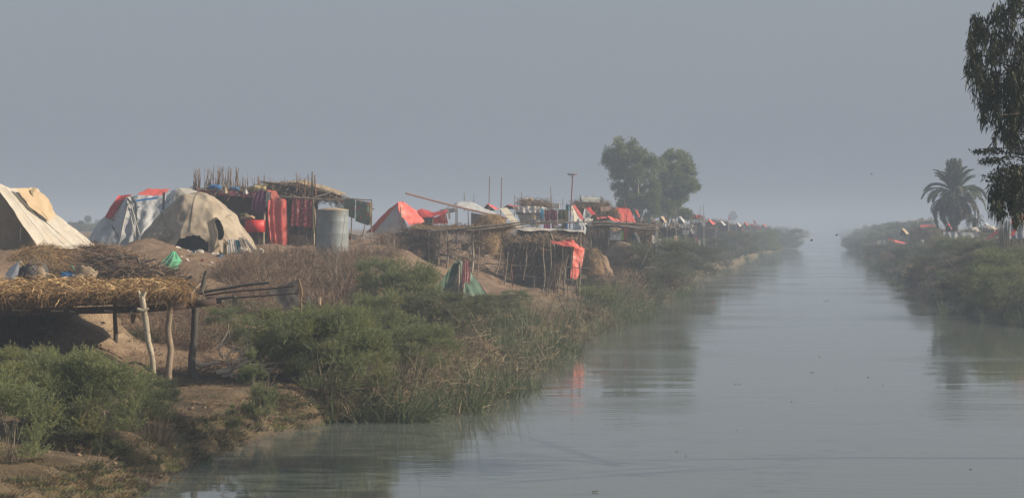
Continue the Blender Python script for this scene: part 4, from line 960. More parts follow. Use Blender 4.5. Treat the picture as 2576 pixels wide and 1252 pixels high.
# ================================================================== GREY TENT WITH ORANGE TOP
GY_ = 108.0
gt = root('tarp_tent', 'grey-white tarpaulin tent with an orange-red sheet over its ridge', 'tent', 330, GY_)
cloth([C((262, 548, 109), (302, 492, 109), (336, 487, 109.5)), C((240, 572, 108), (285, 530, 107.6), (318, 500, 107.5), (345, 497, 107.6)), C((214, 606, 107), (250, 610, 106), (300, 618, 105.6))], 'left_wall', K_grey, gt, wr=.06, nu=36, nv=36)
cloth([C((318, 498, 107.4), (345, 492, 107.5), (400, 494, 107.6), (425, 482, 107.8), (450, 472, 108)), C((322, 520, 107), (360, 530, 106.8), (405, 530, 106.8), (440, 500, 107)), C((298, 618, 105.6), (345, 622, 105.2), (400, 622, 105.2), (440, 600, 105.2))], 'front_wall', K_grey, gt, wr=.075, pleat=.05, pf=4, nu=60, nv=44)
cloth([C((425, 482, 107.9), (450, 471, 108), (476, 471, 108.4), (500, 486, 108.6)), C((440, 500, 107.4), (470, 490, 107.5), (510, 520, 108)), C((440, 600, 106.5), (480, 600, 106.8), (520, 600, 107.5))], 'right_wall', clothm('brown_grey_canvas', (.36, .36, .34), (.28, .28, .26)), gt, wr=.05)
cloth([C((345, 488, 107.9), (372, 474, 108.6), (429, 476, 108.6)), C((352, 491, 107.6), (385, 492, 107.6), (410, 491, 107.7))], 'orange_sheet', K_coral, gt, wr=.03)
cloth([C((299, 492, 108.7), (302, 491, 108.9), (334, 488, 109)), C((277, 520, 108), (300, 505, 107.9), (312, 500, 107.6)), C((264, 546, 107.4), (272, 550, 107), (278, 546, 106.8))], 'red_strip', K_corald, gt, wr=.02)
for A, B, w_ in (((319, 497), (330, 512), .12), ((330, 495), (341, 512), .12), ((412, 484), (411, 528), .12), ((280, 564), (298, 598), .10), ((274, 548), (290, 556), .08), ((341, 512), (346, 612), .09)):
    A_, B_ = P(*A, 106.55 if A[1] < 530 else 106.3), P(*B, 106.3 if B[1] < 580 else 105.1); s_ = np.array([w_*.5, 0, 0])
    put(MB().grid(np.array([[A_-s_, A_+s_], [B_-s_, B_+s_]])), 'black_band', M_black, gt)
for A, B in (((323, 512), (305, 592)), ((322, 512), (345, 610)), ((328, 512), (352, 592))):
    post(P(*A, 106.4), P(*B, 105.2), .03, K_white, gt, 'guy_strap', bend=.004)
put(MB().grid(loft([C((340, 503, 106.8), (400, 494, 107)), C((340, 508, 106.7), (392, 501, 106.9))], 20, 4, wr=.0)), 'blue_print', K_blue, gt)

# ================================================================== DOME TENT
DY = 100.0
dt = root('dome_tent', 'round patched brown-grey dome tent with ragged dark openings', 'tent', 500, DY)
prof = [(350, 640), (362, 606), (382, 570), (412, 532), (452, 500), (476, 490), (502, 486), (532, 493), (560, 514), (590, 545), (612, 578), (630, 608), (648, 640)]
pf_ = resample(np.array([P(x, y, DY+1.2) for x, y in prof]), 170)
cx_ = P(500, 640, DY+1.2)
rows = []
for j, q in enumerate(np.sin(np.linspace(-1, 1, 151)*np.pi/2)):        # depth slices from the camera side to the back
    k = math.sqrt(max(0, 1-abs(q)**2.3)); s_ = cx_ + (pf_-cx_)*np.array([.3+.7*k, 0, k]); s_[:, 1] = cx_[1] + q*3.0; rows.append(s_)
g = np.array(rows); ctr = cx_[None, None]
th_ = np.arctan2(g[..., 1]-cx_[1]+.01, g[..., 0]-cx_[0]); fold = np.abs(np.sin(th_*6 + 1.5*vn(g[..., 2]*.6, 2.0)))**.6*np.clip(1-(g[..., 2]-cx_[2])/3.3, 0, 1)
ru = fbm(g[..., 0]*.9, g[..., 1]*.9, g[..., 2]*.9, 3); cre = 1-np.abs(vn(g[..., 0]*1.1+g[..., 2]*.5, g[..., 1]*.8, g[..., 2]*.7))*2
nr = (g-ctr); nr /= np.linalg.norm(nr, axis=2)[..., None]+1e-6; g = g + nr*(ru*.12 + .09*cre - .13*fold)[..., None]
g[..., 2] = np.maximum(g[..., 2], hgt(g[..., 0], g[..., 1]) - .1)
g = g[::-1]
# the doorways are real holes
fx = HX + g[..., 0]*FD/g[..., 1]; fy = HY + (CAMZ-g[..., 2])*FD/g[..., 1]
i0, j0 = np.meshgrid(range(g.shape[0]-1), range(g.shape[1]-1), indexing='ij'); nn = g.shape[1]
cxm = (fx[:-1, :-1]+fx[1:, 1:])/2; cym = (fy[:-1, :-1]+fy[1:, 1:])/2; cY = (g[:-1, :-1, 1]+g[1:, 1:, 1])/2
hole = (cY < DY+1.2) & (((cxm > 436) & (cxm < 524) & (cym > 593 + 26*(np.abs(cxm-484)/44)**3 + 3*vn(cxm*.12, 1.0))) | ((np.abs(cxm-548-(cym-574)*.22) < 15*np.sin(np.pi*np.clip((cym-545)/60, 0, 1))**.7 + 1.5*vn(cym*.2, 4.0)) & (cym > 546) & (cym < 604)))
i0, j0 = i0[~hole], j0[~hole]
mb = MB(); mb.add(g, np.stack([i0*nn+j0, i0*nn+j0+1, (i0+1)*nn+j0+1, (i0+1)*nn+j0], -1)); put(mb, 'canopy', K_dome, dt, smooth=True)
for th0 in (.35, .9, 1.6, 2.3, 2.9):        # ropes thrown over the canvas
    jj = int(round(np.interp(th0, [0, np.pi], [0, g.shape[1]-1]))); line = g[75:, jj] + (g[75:, jj]-cx_)/np.linalg.norm(g[75:, jj]-cx_, axis=1)[:, None]*.02
    yv = line[:, 1] < DY+1.2; ln_ = line[yv][::3]
    fy_ = HY + (CAMZ-ln_[:, 2])*FD/ln_[:, 1]; fx_ = HX + ln_[:, 0]*FD/ln_[:, 1]; ok_ = (fy_ < 588) & ~((fx_ > 530) & (fx_ < 566) & (fy_ > 545))
    if ok_.sum() > 3: put(MB().tube(ln_[ok_], .014, 5), 'rope', W_grey, dt)
put(MB().grid(loft([C((425, 585, DY+.4), (480, 580, DY+.2), (575, 540, DY+.6)), C((425, 640, DY+.4), (500, 642, DY+.2), (585, 625, DY+.6))], 20, 10, wr=.05)), 'inner_shade_sheet', K_dark, dt, smooth=True)  # dark sheet added behind the openings for the shade inside the dome
cloth([C((520, 560, DY-1.85), (537, 548, DY-1.95)), C((528, 600, DY-2.0), (548, 580, DY-2.1)), C((530, 638, DY-2.1), (550, 636, DY-2.2))], 'door_flap', K_dome, dt, wr=.05, pleat=.05, pf=3, nu=18, nv=20)
cloth([C((545, 598, DY-2.2), (548, 597, DY-2.2)), C((536, 636, DY-2.4), (556, 634, DY-2.3))], 'pale_flap', K_beige, dt, wr=.02, nu=6, nv=12)
for k, (x, y, x1, y1, w_, m_) in enumerate(((585, 600, 592, 640, 12, K_rag), (575, 602, 578, 638, 8, K_grey), (596, 602, 606, 642, 12, K_teal), (605, 596, 622, 640, 12, K_dome), (566, 608, 566, 640, 9, K_olive), (615, 600, 640, 634, 8, K_rag), (588, 612, 600, 646, 7, K_dark), (560, 600, 573, 616, 8, K_tan))):
    cloth([C((x-w_/2, y, DY-2.05), (x+w_/2, y, DY-2.05)), C((x1-w_/2, y1, DY-2.5), (x1+w_/2, y1-3, DY-2.5))], 'ragged_strip', m_, dt, wr=.05, pleat=.03, pf=2, nu=8, nv=12)
for k, (x, y) in enumerate(((452, 641), (470, 640), (487, 642), (540, 646), (612, 634), (648, 640), (655, 636), (503, 640))):
    bundle(P(x, y, DY-2.6), (.3+.2*rng.random(), .25, .22), K_rag if k != 3 else M_conc, 'white_bag', ['small white bag by the left side of the round tent opening', 'crumpled pale bag in front of the dark opening', 'white bag in the middle of the dark opening', 'white stone at the foot of the door flap',
        'pale bag under the ragged right skirt', 'white rag bundle at the right foot of the round tent', 'smaller rag bundle outside the right foot of the round tent', 'pale bag at the right end of the dark opening'][k], 'bag')

# ================================================================== BIG STICK-WALLED HUT
HYY = 118.0
hut = root('stick_hut', 'long brushwood hut with tall sticks rising above its roof', 'hut', 690, HYY)
g = loft([C((486, 487, HYY), (570, 484, HYY), (640, 488, HYY), (800, 500, HYY)), [G(486, HYY, -.2), G(640, HYY, -.2), G(800, HYY, -.2)]], 60, 30, wr=.05)
put(MB().grid(g), 'wall', mat('mud_and_mat_wall', (.12, .088, .062), (.075, .058, .045), scale=1.2, bump=.03), hut, smooth=True)
g = loft([C((486, 480, HYY-1.0), (570, 480, HYY-1.2), (640, 484, HYY-1.2), (740, 494, HYY-1.2), (800, 500, HYY-1)), C((486, 478, HYY+2.5), (640, 478, HYY+2.5), (800, 490, HYY+2.5))], 60, 12, wr=.05)
put(MB().grid(g), 'roof', M_thatchb, hut, smooth=True)
fuzz(g, 2500, .5, .03, M_thatch, 'roof_thatch', hut, down=.3, along=(1, 0, 0), thick=.2)
g = loft([C((486, 479, HYY-1.1), (570, 480, HYY-1.3), (640, 484, HYY-1.3), (720, 491, HYY-1.2)), C((492, 489, HYY-1.15), (570, 492, HYY-1.35), (650, 497, HYY-1.3), (720, 503, HYY-1.2))], 60, 6, wr=.03)
put(MB().grid(g), 'quilt_edging', K_mixed, hut, smooth=True)
# raised mat roof on the right half
def arch(x0, x1, peak, Y): return [P(x, y, Y) for x, y in ((x0, 474), (x0+40, 460), ((x0+x1)/2, peak), (x1-60, 472), (x1, 492))]
g = loft([arch(632, 858, 459, HYY-.6), [p + np.array([0, 2.2, .10]) for p in arch(640, 870, 456, HYY)]], 60, 12, wr=.03)
put(MB().grid(g), 'mat_roof', M_mat, hut, smooth=True)
g = loft([arch(632, 858, 459, HYY-.62), C((635, 482, HYY-.7), (700, 490, HYY-.7), (800, 502, HYY-.7), (858, 505, HYY-.7))], 60, 12, wr=.03)
put(MB().grid(g), 'eaves_brush', M_thatchb, hut, smooth=True); fuzz(g, 1600, .45, .03, M_thatch, 'eaves_thatch', hut, down=.4, along=(1, 0, -.2), thick=.2)
for k in range(9):
    post(P(655+8*k, 456+1.2*k, HYY-.8), P(846+3*k, 488+2.2*k, HYY-.8+.1*k), .04, W_grey, hut, 'roof_pole', bend=.006)
for k in range(7):
    post(P(842, 488+5*k, HYY-.6), P(893+rng.normal(0, 8), 499+5.2*k, HYY-.9), .035, W_grey, hut, 'rafter', bend=.006)
post(P(790, 497, HYY-1), P(841, 482, HYY-1), .05, W_pale, hut, 'pale_pole', bend=.004)
# sticks
prof_ = [(492, 30, 420), (498, 24, 424), (520, 34, 418), (530, 44, 412), (540, 44, 414), (548, 46, 412), (560, 40, 416), (572, 60, 410), (580, 40, 416), (597, 50, 418), (612, 14, 436), (625, 30, 432), (640, 30, 438), (655, 30, 440), (668, 40, 432), (690, 30, 446), (705, 30, 444), (720, 30, 450), (738, 36, 450), (752, 22, 440), (768, 30, 448), (772, 18, 440), (786, 34, 432), (790, 26, 440)]
SXs = []
for k in range(150):
    if k < 96:
        c = random.choice(prof_[:12] if k < 60 else prof_[12:]); x = c[0] + rng.normal(0, 3.0); y = c[2] + abs(rng.normal(0, 9))
    else: x = rng.uniform(520, 792); y = np.interp(x, [520, 640, 790], [440, 452, 468]) + rng.normal(0, 10)
    yb = np.interp(x, [490, 600, 700, 792], [478, 482, 488, 500]) + 8; ln = rng.normal(3 if x > 600 else -1, 3) + (-6 if 515 < x < 560 and rng.random() < .6 else 0)
    if 515 < x < 560 and rng.random() < .5: x += 3
    post(P(x+ln*.8, yb, HYY+.6+rng.normal(0, .5)), P(x-ln*.8, y, HYY+.6+rng.normal(0, .5)), rng.uniform(.022, .045), random.choice([W_grey, W_red, W_mid, M_thatch]), hut, 'stick', bend=.02, n=4, r1=.008)
for (x, y0, y1, r) in ((786, 432, 500, .075), (792, 440, 500, .05), (745, 434, 496, .035), (752, 452, 498, .04), (766, 450, 500, .045), (775, 438, 500, .035)):
    post(P(x+1, y1, HYY-.9), P(x, y0, HYY-.9), r, W_mid if r > .07 else W_red, hut, 'stick', bend=.01, r1=r*.5)
for (x, x1, y0, r, m_) in ((666, 662, 530, .075, W_pale), (650, 650, 580, .05, W_mid), (786, 784, 500, .09, W_mid), (745, 748, 500, .05, W_grey), (790, 788, 560, .08, W_pale), (768, 772, 560, .05, W_mid), (716, 718, 590, .04, W_grey)):
    post(P(x1, 632, HYY-1.4), P(x, y0, HYY-1.3), r, m_, hut, 'post', bend=.025)
post(P(640, 489, HYY-1.5), P(865, 505, HYY-1.4), .045, W_grey, hut, 'rail', bend=.004)
put(MB().grid(loft([C((728, 566, HYY-.9), (788, 572, HYY-.9)), C((728, 588, HYY-.9), (765, 592, HYY-.9), (786, 580, HYY-.9))], 14, 6, wr=.03)), 'dark_mat', K_dark, hut, smooth=True)
# things on and at the hut
for x, y, w_, h_, d_, m_, nm, lb in ((522, 476, .62, .24, .5, K_tentin, 'grey_bundle', 'grey-brown rolled bundle at the left end of the hut roof'), (541, 473, .66, .36, .5, K_blue, 'blue_bundle', 'blue rolled bedding on the hut roof'),
        (590, 477, .6, .3, .5, K_blue, 'blue_bundle', 'dark blue bundle right of the pale cloth cone on the hut roof'), (640, 478, .8, .38, .5, K_tan, 'tan_bundle', 'tan bundle on the roof behind the purple cloth'), (655, 478, .9, .48, .6, clothm('yellow_cloth', (.58, .49, .25)), 'yellow_bundle', 'pale yellow bundle under the mat roof'),
        (512, 481, .5, .16, .4, K_rag, 'white_bundle', 'flat white bundle at the left roof edge of the hut'), (552, 481, 1.1, .14, .4, K_rag, 'white_sheet', 'flat white folded sheet on the roof edge under the blue bedding')):
    bundle(P(x, y+7, HYY-.6), (w_, d_, h_), m_, nm, lb, 'bundle')
for x, y, h_, w_, m_, lb in ((567, 485, 21, 14, K_beige, 'beige cloth standing up like a cone on the hut roof'), (618, 487, 13, 14, K_rag, 'small white cloth peak on the hut roof left of the purple cloth')):
    cloth([C((x-1, y-h_, HYY-1.2), (x+1, y-h_, HYY-1.2)), C((x-w_/2, y, HYY-1.5), (x, y+1, HYY-1.7), (x+w_/2, y, HYY-1.5))], 'cloth_cone', m_, label=lb, cat='cloth', nu=14, nv=10, wr=.03, pleat=.03, pf=3)
cloth([C((645, 482, HYY-1.6), (658, 477, HYY-1.6), (672, 482, HYY-1.6)), C((636, 500, HYY-1.7), (655, 500, HYY-1.7), (671, 500, HYY-1.7)), C((632, 530, HYY-1.7), (650, 536, HYY-1.7), (667, 532, HYY-1.7))], 'purple_cloth', K_purple, label='dark purple cloth hanging from the hut roof left of the long orange sheet', cat='cloth', pleat=.03, pf=3, wr=.04)
cloth([C((671, 483, HYY-1.75), (682, 482, HYY-1.75)), C((668, 505, HYY-1.75), (681, 505, HYY-1.75)), C((668, 522, HYY-1.75), (676, 520, HYY-1.75))], 'patterned_scarf', K_scarf, label='blue, white and yellow patterned scarf between purple and orange cloths', cat='scarf', pleat=.02, pf=3, nu=12)
cloth([C((672, 478, HYY-1.3), (694, 478, HYY-1.3)), C((684, 500, HYY-1.7), (704, 497, HYY-1.7))], 'orange_cloth', clothm('salmon_cloth', (.66, .20, .15)), label='small salmon cloth thrown over the roof edge above the long orange sheet', cat='cloth', wr=.04, nu=14)
cloth([C((675, 505, HYY-1.8), (683, 500, HYY-1.8), (716, 500, HYY-1.8), (721, 506, HYY-1.8)), C((674, 540, HYY-1.9), (722, 540, HYY-1.9)), C((680, 600, HYY-2), (723, 600, HYY-2)), C((687, 627, HYY-2), (701, 616, HYY-2), (714, 625, HYY-2), (723, 622, HYY-2))], 'orange_sheet', K_coral,
      label='long bright orange-red plastic sheet hanging full height in front of the hut', cat='sheet', pleat=.05, pf=2.5, wr=.04, nu=40, nv=50)
cloth([C((668, 535, HYY-1.2), (677, 530, HYY-1.2)), C((668, 590, HYY-1.2), (680, 590, HYY-1.2)), C((674, 612, HYY-1.2), (682, 612, HYY-1.2))], 'dark_red_cloth', K_maroon, label='narrow dark red cloth tucked behind the long orange sheet', cat='cloth', nu=10, wr=.03)
cloth([C((735, 500, HYY-1.6), (786, 502, HYY-1.6)), C((734, 540, HYY-1.6), (789, 540, HYY-1.6)), C((732, 567, HYY-1.6), (768, 571, HYY-1.6), (790, 575, HYY-1.6))], 'carpet', K_carpet, label='maroon patterned carpet hung on the hut right of the orange sheet', cat='carpet', pleat=.02, pf=3, wr=.02)
post(P(788, 615, HYY-1.9), P(787, 500, HYY-1.8), .05, K_olive, None, 'green_roll', label='thin green rolled mat standing beside the maroon carpet', cat='mat', bend=.004)
rb = thing('red_chest', 'red painted chest standing on legs under the hut awning', 'chest', G(640, HYY-1.6))
A = P(642, 568.5, HYY-1.9); put(MB().box(A, (46*M(HYY), .9, 30*M(HYY))), 'box', M_redbox, rb)
for dx in (622, 662):
    for dY in (-.35, .35): post(np.array([*G(dx, HYY-1.9+dY)[:2], G(dx, HYY-1.9)[2]-.05]), P(dx, 584, HYY-1.9+dY), .03, W_darkp, rb, 'leg', bend=0, r1=.03)
bundle(P(624, 552, HYY-1.9), (.8, .6, .22), K_tan, 'folded_quilt', 'tan folded quilt lying on the red chest', 'quilt'); bundle(P(614, 548, HYY-1.7), (.5, .5, .28), K_olive, 'folded_quilt', 'dark folded quilt stacked at the left of the red chest', 'quilt')
for x, m_, lb in ((776, K_lgreen, 'small green garment hanging below the carpet'), (781, K_rose, 'small pink garment hanging below the carpet'), (786, K_teal, 'small teal garment hanging beside the pink one')):
    cloth([C((x-3, 618-7, HYY-1), (x+2, 611, HYY-1)), C((x-3, 629, HYY-1), (x+3, 630, HYY-1))], 'garment', m_, label=lb, cat='garment', nu=6, nv=6)
# floral blankets
fl = root('drying_rack', 'pole rack right of the hut holding two floral blankets', 'rack', 890, HYY)
for (x0, y0, x1, y1) in ((842, 497, 942, 526), (862, 500, 936, 503), (883, 608, 884, 500), (912, 592, 918, 566), (934, 600, 935, 503), (872, 587, 942, 598)):
    post(P(x0, y0, HYY-1.6), P(x1, y1, HYY-1.6), .04, W_grey if x0 != 872 else W_pale, fl, 'pole', bend=.01)
cloth([C((862, 499, HYY-1.85), (893, 501, HYY-1.85)), C((866, 530, HYY-1.8), (893, 530, HYY-1.8)), C((878, 545, HYY-1.8), (892, 550, HYY-1.8))], 'floral_blanket', K_floral, label='grey-green floral blanket hung nearest the hut on the pole rack', cat='blanket', wr=.03, pleat=.02)
cloth([C((896, 503, HYY-2.1), (935, 509, HYY-2.1)), C((894, 540, HYY-2.1), (935, 540, HYY-2.1)), C((894, 556, HYY-2.1), (925, 567, HYY-2.1), (934, 562, HYY-2.1))], 'floral_blanket', K_floral, label='larger grey-green floral blanket hung at the outer end of the pole rack', cat='blanket', wr=.04, pleat=.02)
cloth([C((931, 508, HYY-2.15), (937, 510, HYY-2.15)), C((929, 567, HYY-2.15), (936, 564, HYY-2.15))], 'yellow_cloth', K_beige, label='narrow pale yellow cloth at the outer edge of the floral blankets', cat='cloth', nu=6)
for x, m_, lb in ((880, K_corald, 'small red box under the floral blankets'), (891, K_rag, 'small white box under the floral blankets'), (872, K_grey, 'grey bundle right behind the water tank')):
    bundle(P(x, 602, HYY-1.5), (.25, .2, .22), m_, 'small_bundle', lb, 'bundle')

# ================================================================== WATER TANK
tkY = 112.0; tb_ = P(836, 648, tkY)
tk = thing('water_tank', 'tall round galvanised water tank standing on pale blocks in the brush', 'tank', tb_)
nu = 48; u = np.linspace(0, 2*np.pi, nu+1); r0 = 41*M(tkY)
zz = np.array([0, .02, .6, .62, .64, 1.25, 1.27, 1.29, 1.9, 1.92, 1.94, 2.44, 2.46, 2.5]); rr_ = np.array([1, 1, 1, 1.003, 1, 1, 1.003, 1, 1, 1.003, 1, 1, 1.012, 1.012])*r0
g = np.stack([rr_[:, None]*np.cos(u), rr_[:, None]*np.sin(u), zz[:, None]+0*u], -1); g += .008*fbm(g[..., 0]*2, g[..., 1]*2, g[..., 2]*2, 2)[..., None]
put(MB().grid(g+tb_), 'barrel', M_zinc, tk, smooth=True)
gl = np.stack([np.array([1.02, 1.0, .5, .01])[:, None]*r0*np.cos(u), np.array([1.02, 1.0, .5, .01])[:, None]*r0*np.sin(u), np.array([2.5, 2.52, 2.60, 2.64])[:, None]+0*u], -1)
put(MB().grid(gl+tb_), 'lid', mat('dusty_lid', (.34, .27, .19), (.25, .2, .14)), tk, smooth=True)
for k, (x, y, m_) in enumerate(((853, 655, M_conc), (858, 663, M_conc), (850, 671, M_conc), (836, 655, M_mud), (820, 655, M_mud), (845, 662, M_mud))):
    put(MB().box(P(x, y, tkY-.3+.1*k), (.34, .5, .17), rz=rng.normal(0, .15)), 'block', m_, tk)
post(P(857, 636, tkY-.95), P(868, 540, tkY-.9), .012, W_darkp, tk, 'pipe', bend=.0)

# ================================================================== RED AND WHITE TENT
RY_ = 150.0
rt = root('ridge_tent', 'coral-red ridge tent with a grey-white front wall', 'tent', 1000, RY_)
cloth([C((1001, 508, RY_-.4), (1018, 507, RY_+.8)), C((968, 535, RY_-.2), (985, 535, RY_+1.2)), C((920, 586, RY_), (950, 586, RY_+1.8))], 'left_slope', K_coral, rt, wr=.04)
cloth([C((1001, 508, RY_-.5), (1018, 507, RY_+1.0), (1030, 516, RY_+2)), C((1005, 535, RY_-.6), (1030, 530, RY_+.4), (1048, 535, RY_+2)), C((1026, 565, RY_-1), (1050, 565, RY_), (1068, 557, RY_+2))], 'right_slope', K_coral, rt, wr=.09, pleat=.06, pf=2)
cloth([C((998, 516, RY_-.35), (1003, 516, RY_-.35)), C((962, 560, RY_-.5), (1020, 560, RY_-.5)), C((935, 592, RY_-.5), (1035, 590, RY_-.5))], 'front_wall', K_grey, rt, wr=.05, pleat=.03, pf=4)
post(P(1008, 520, RY_-.7), P(1010, 590, RY_-.7), .045, W_pale, rt, 'tent_pole', bend=.004)
ra = root('red_awning', 'open red awning with dark interior right of the coral tent', 'awning', 1090, 155)
cloth([C((1040, 536, 155), (1060, 523, 156), (1085, 532, 156), (1127, 526, 156)), C((1046, 548, 154.2), (1085, 546, 154), (1122, 536, 154))], 'roof_sheet', K_corald, ra, wr=.06)
cloth([C((1088, 548, 155.6), (1122, 536, 155.2)), C((1092, 563, 155.4), (1127, 562, 154.8))], 'side_sheet', K_coral, ra, wr=.07, pleat=.05, pf=2)
cloth([C((1046, 545, 156.5), (1092, 545, 156.5)), C((1050, 575, 156.5), (1092, 575, 156.5))], 'back_shade_sheet', K_dark, ra, wr=.03)  # dark sheet added for the shade under the awning
for x in (1088, 1121, 1048): post(gz(x, 155), P(x, 536, 155), .045, W_mid, ra, 'post')

# white canopy
wc = root('white_canopy', 'long white canopy tent on thin posts behind the straw stack', 'tent', 1190, 158)
cloth([C((1140, 511, 160), (1160, 505, 160.5), (1185, 507, 161)), C((1108, 528, 157.5), (1150, 521, 157), (1200, 528, 157), (1277, 548, 157))], 'roof', K_grey, wc, wr=.05, nu=40)
cloth([C((1160, 506, 160.4), (1185, 507, 161)), C((1235, 540, 157.2), (1275, 548, 158)), C((1248, 562, 156.6), (1272, 560, 157))], 'right_slope', K_white, wc, wr=.05)
cloth([C((1106, 527, 157.4), (1152, 522, 156.9)), C((1110, 540, 157.5), (1150, 532, 157))], 'valance', K_grey, wc, wr=.04, pleat=.03, pf=3)
cloth([C((1124, 527, 156.8), (1130, 527, 156.8)), C((1129, 551, 156.8), (1134, 552, 156.8))], 'hanging_strip', K_rag, wc, wr=.02, nu=6)
cloth([C((1185, 535, 159), (1245, 545, 159)), C((1185, 580, 159), (1245, 580, 159))], 'back_wall', clothm('mauve_grey_cloth', (.30, .29, .32)), wc, wr=.05, pleat=.04, pf=4)
for x, y in ((1147, 528), (1177, 530), (1150, 524), (1272, 550)): post(gz(x, 157.4), P(x, y, 157.4), .04, K_rag if x == 1150 else W_grey, wc, 'post', bend=.006)
post(P(1021, 486, 151), P(1276, 549, 156.5), .06, W_red, None, 'leaning_pole', label='long thin brown pole jutting up to the left over the white canopy', cat='pole', bend=.006, r1=.07)

# straw stack(s)
def haystack(cx, top, bot, wd, Y, label, m1, n=3500):
    t = root('hay_stack', label, 'hay stack', cx, Y); nu, nv = 30, 16; u = np.linspace(0, 2*np.pi, nu); v = np.linspace(0, 1.5, nv)
    b = P(cx, bot, Y); H = (bot-top)*M(Y); R = wd*.5*M(Y)
    g = np.stack([np.cos(v)[:, None]**.7*np.cos(u)*R, np.cos(v)[:, None]**.7*np.sin(u)*R*.9, np.sin(v)[:, None]*H+0*u], -1) + b
    g += (.12*fbm(g[..., 0]*1.2, g[..., 1]*1.2, g[..., 2]*1.5, 3))[..., None]*np.array([1, 1, .6]); g[:, -1] = g[:, 0]
    put(MB().grid(g), 'hay_mass', mat('stack_mass', (.28, .19, .10), (.18, .125, .07), scale=4, bump=.05), t, smooth=True); fuzz(g[:-1], n, .32, .02, m1, 'loose_hay', t, down=.45, wild=.2, thick=.15)
haystack(1234, 539, 612, 88, 148, 'rounded golden straw stack in front of the white canopy', M_straw)
haystack(1222, 583, 640, 76, 136, 'darker brown brush and hay mound below the golden stack', M_hay2)
haystack(1275, 588, 645, 60, 138, 'brown brush mound next to the palm frond hut', M_thatch)
cloth([C((1284, 586, 142), (1300, 589, 142)), C((1286, 612, 142), (1296, 612, 142))], 'white_rag', K_rag, label='white rag hanging at the right side of the golden straw stack', cat='rag', wr=.04)

# ================================================================== THATCHED PLATFORM ON POSTS
PYY = 127.0
pf = root('thatched_shade', 'low thatched shade roof on crooked posts on the middle slope', 'shelter', 1150, PYY)
g = loft([C((1030, 576, PYY-1.5), (1110, 580, PYY-1.6), (1180, 579, PYY-1.6), (1290, 572, PYY-1.5)), C((1040, 567, PYY+1.5), (1110, 569, PYY+2), (1180, 570, PYY+2), (1285, 567, PYY+2))], 60, 12, wr=.09)
put(MB().grid(g), 'thatch_layer', M_thatchb, pf, smooth=True)
fuzz(g, 3500, .35, .02, M_hay2, 'roof_straw', pf, down=.1, along=(1, 0, 0), thick=.2); fuzz(g[:3], 800, .4, .02, M_thatch, 'hanging_thatch', pf, down=1.0, thick=.15)
for (x0, y0, x1, y1, r) in ((1075, 582, 1345, 555, .06), (1080, 578, 1230, 572, .05), (1170, 580, 1400, 557, .06), (1105, 575, 1160, 560, .04)):
    post(P(x0, y0, PYY-1.9), P(x1, y1, PYY-1.7), r, W_grey, pf, 'roof_pole', bend=.008)
for (x, y, xb, r, m_, b_) in ((1107, 580, 1102, .07, W_mid, .02), (1124, 580, 1123, .06, W_grey, .04), (1190, 576, 1181, .075, W_pale, .05), (1079, 578, 1078, .045, W_grey, .02), (1099, 580, 1096, .03, W_grey, .02), (1205, 576, 1200, .045, W_grey, .02)):
    post(gz(xb, PYY-1.6, -.2), P(x, y, PYY-1.6), r, m_, pf, 'post', bend=b_)
post(P(1185, 640, PYY-1.6), P(1192, 588, PYY-1.7), .05, W_pale, pf, 'post_fork', bend=.05)
g = loft([C((1060, 590, PYY+2.4), (1130, 600, PYY+2.2), (1230, 590, PYY+2.2)), [G(1060, PYY+1.2, -.1), G(1140, PYY+1, -.1), G(1235, PYY+1, -.1)]], 30, 12, wr=.2); fuzz(g, 700, .7, .02, M_thatch, 'back_brush', pf, down=.2, thick=.6); fuzz(g, 600, .7, .018, M_twig, 'back_twigs', pf, down=-.3, thick=.6)
g = loft([C((985, 590, PYY+2), (1030, 572, PYY+1.5), (1100, 580, PYY+1)), [G(980, PYY+1, -.1), G(1030, PYY, -.1), G(1085, PYY, -.1)]], 30, 14, wr=.12); fuzz(g, 2600, .7, .022, M_twig, 'side_twigs', pf, down=-.2, thick=.3)
put(MB().tube(resample([P(1175, 628, PYY+.6), P(1175, 614, PYY+.6)], 4), [.32, .36], 16), 'clay_pot', mat('grey_clay', (.30, .27, .22), (.22, .2, .16)), None, label='grey clay storage jar standing under the thatched shade', cat='jar', smooth=True)

# ================================================================== GREEN TENT
gY = 105.0
ge = root('green_tent', 'small open green canvas tent on the lower slope above the reeds', 'tent', 1160, gY)
cloth([C((1148, 652, gY-.2), (1153, 648, gY), (1160, 652, gY+.9)), C((1120, 692, gY-.6), (1147, 697, gY-.1)), C((1084, 740, gY-1.0), (1128, 750, gY-.6))], 'left_slope', K_green, ge, wr=.03, nu=20)
cloth([C((1153, 648, gY-.2), (1163, 655, gY+.9)), C((1122, 690, gY+.3), (1190, 690, gY+1)), C((1094, 742, gY+.6), (1238, 756, gY+.8))], 'inner_shade_wall', K_dark, ge, wr=.04)  # dark sheet added to fill the tent mouth with shade
cloth([C((1158, 654, gY-.3), (1168, 656, gY+.6)), C((1163, 700, gY-.6), (1200, 702, gY+.2)), C((1166, 752, gY-1.0), (1200, 760, gY-.8), (1239, 756, gY-.2))], 'right_slope', K_green, ge, wr=.06, pleat=.04, pf=2.5, nu=34, nv=34)
post(gz(1154, gY-1), P(1155, 665, gY-.5), .05, W_pale, ge, 'tent_pole', bend=.02); post(gz(1166, gY-1.1), P(1169, 690, gY-.8), .045, W_pale, ge, 'tent_pole', bend=.03)
post(P(1156, 660, gY-.3), P(1140, 640, gY-.3), .02, W_grey, ge, 'ridge_stick'); post(P(1156, 655, gY-.3), P(1168, 642, gY-.3), .02, W_grey, ge, 'ridge_stick')
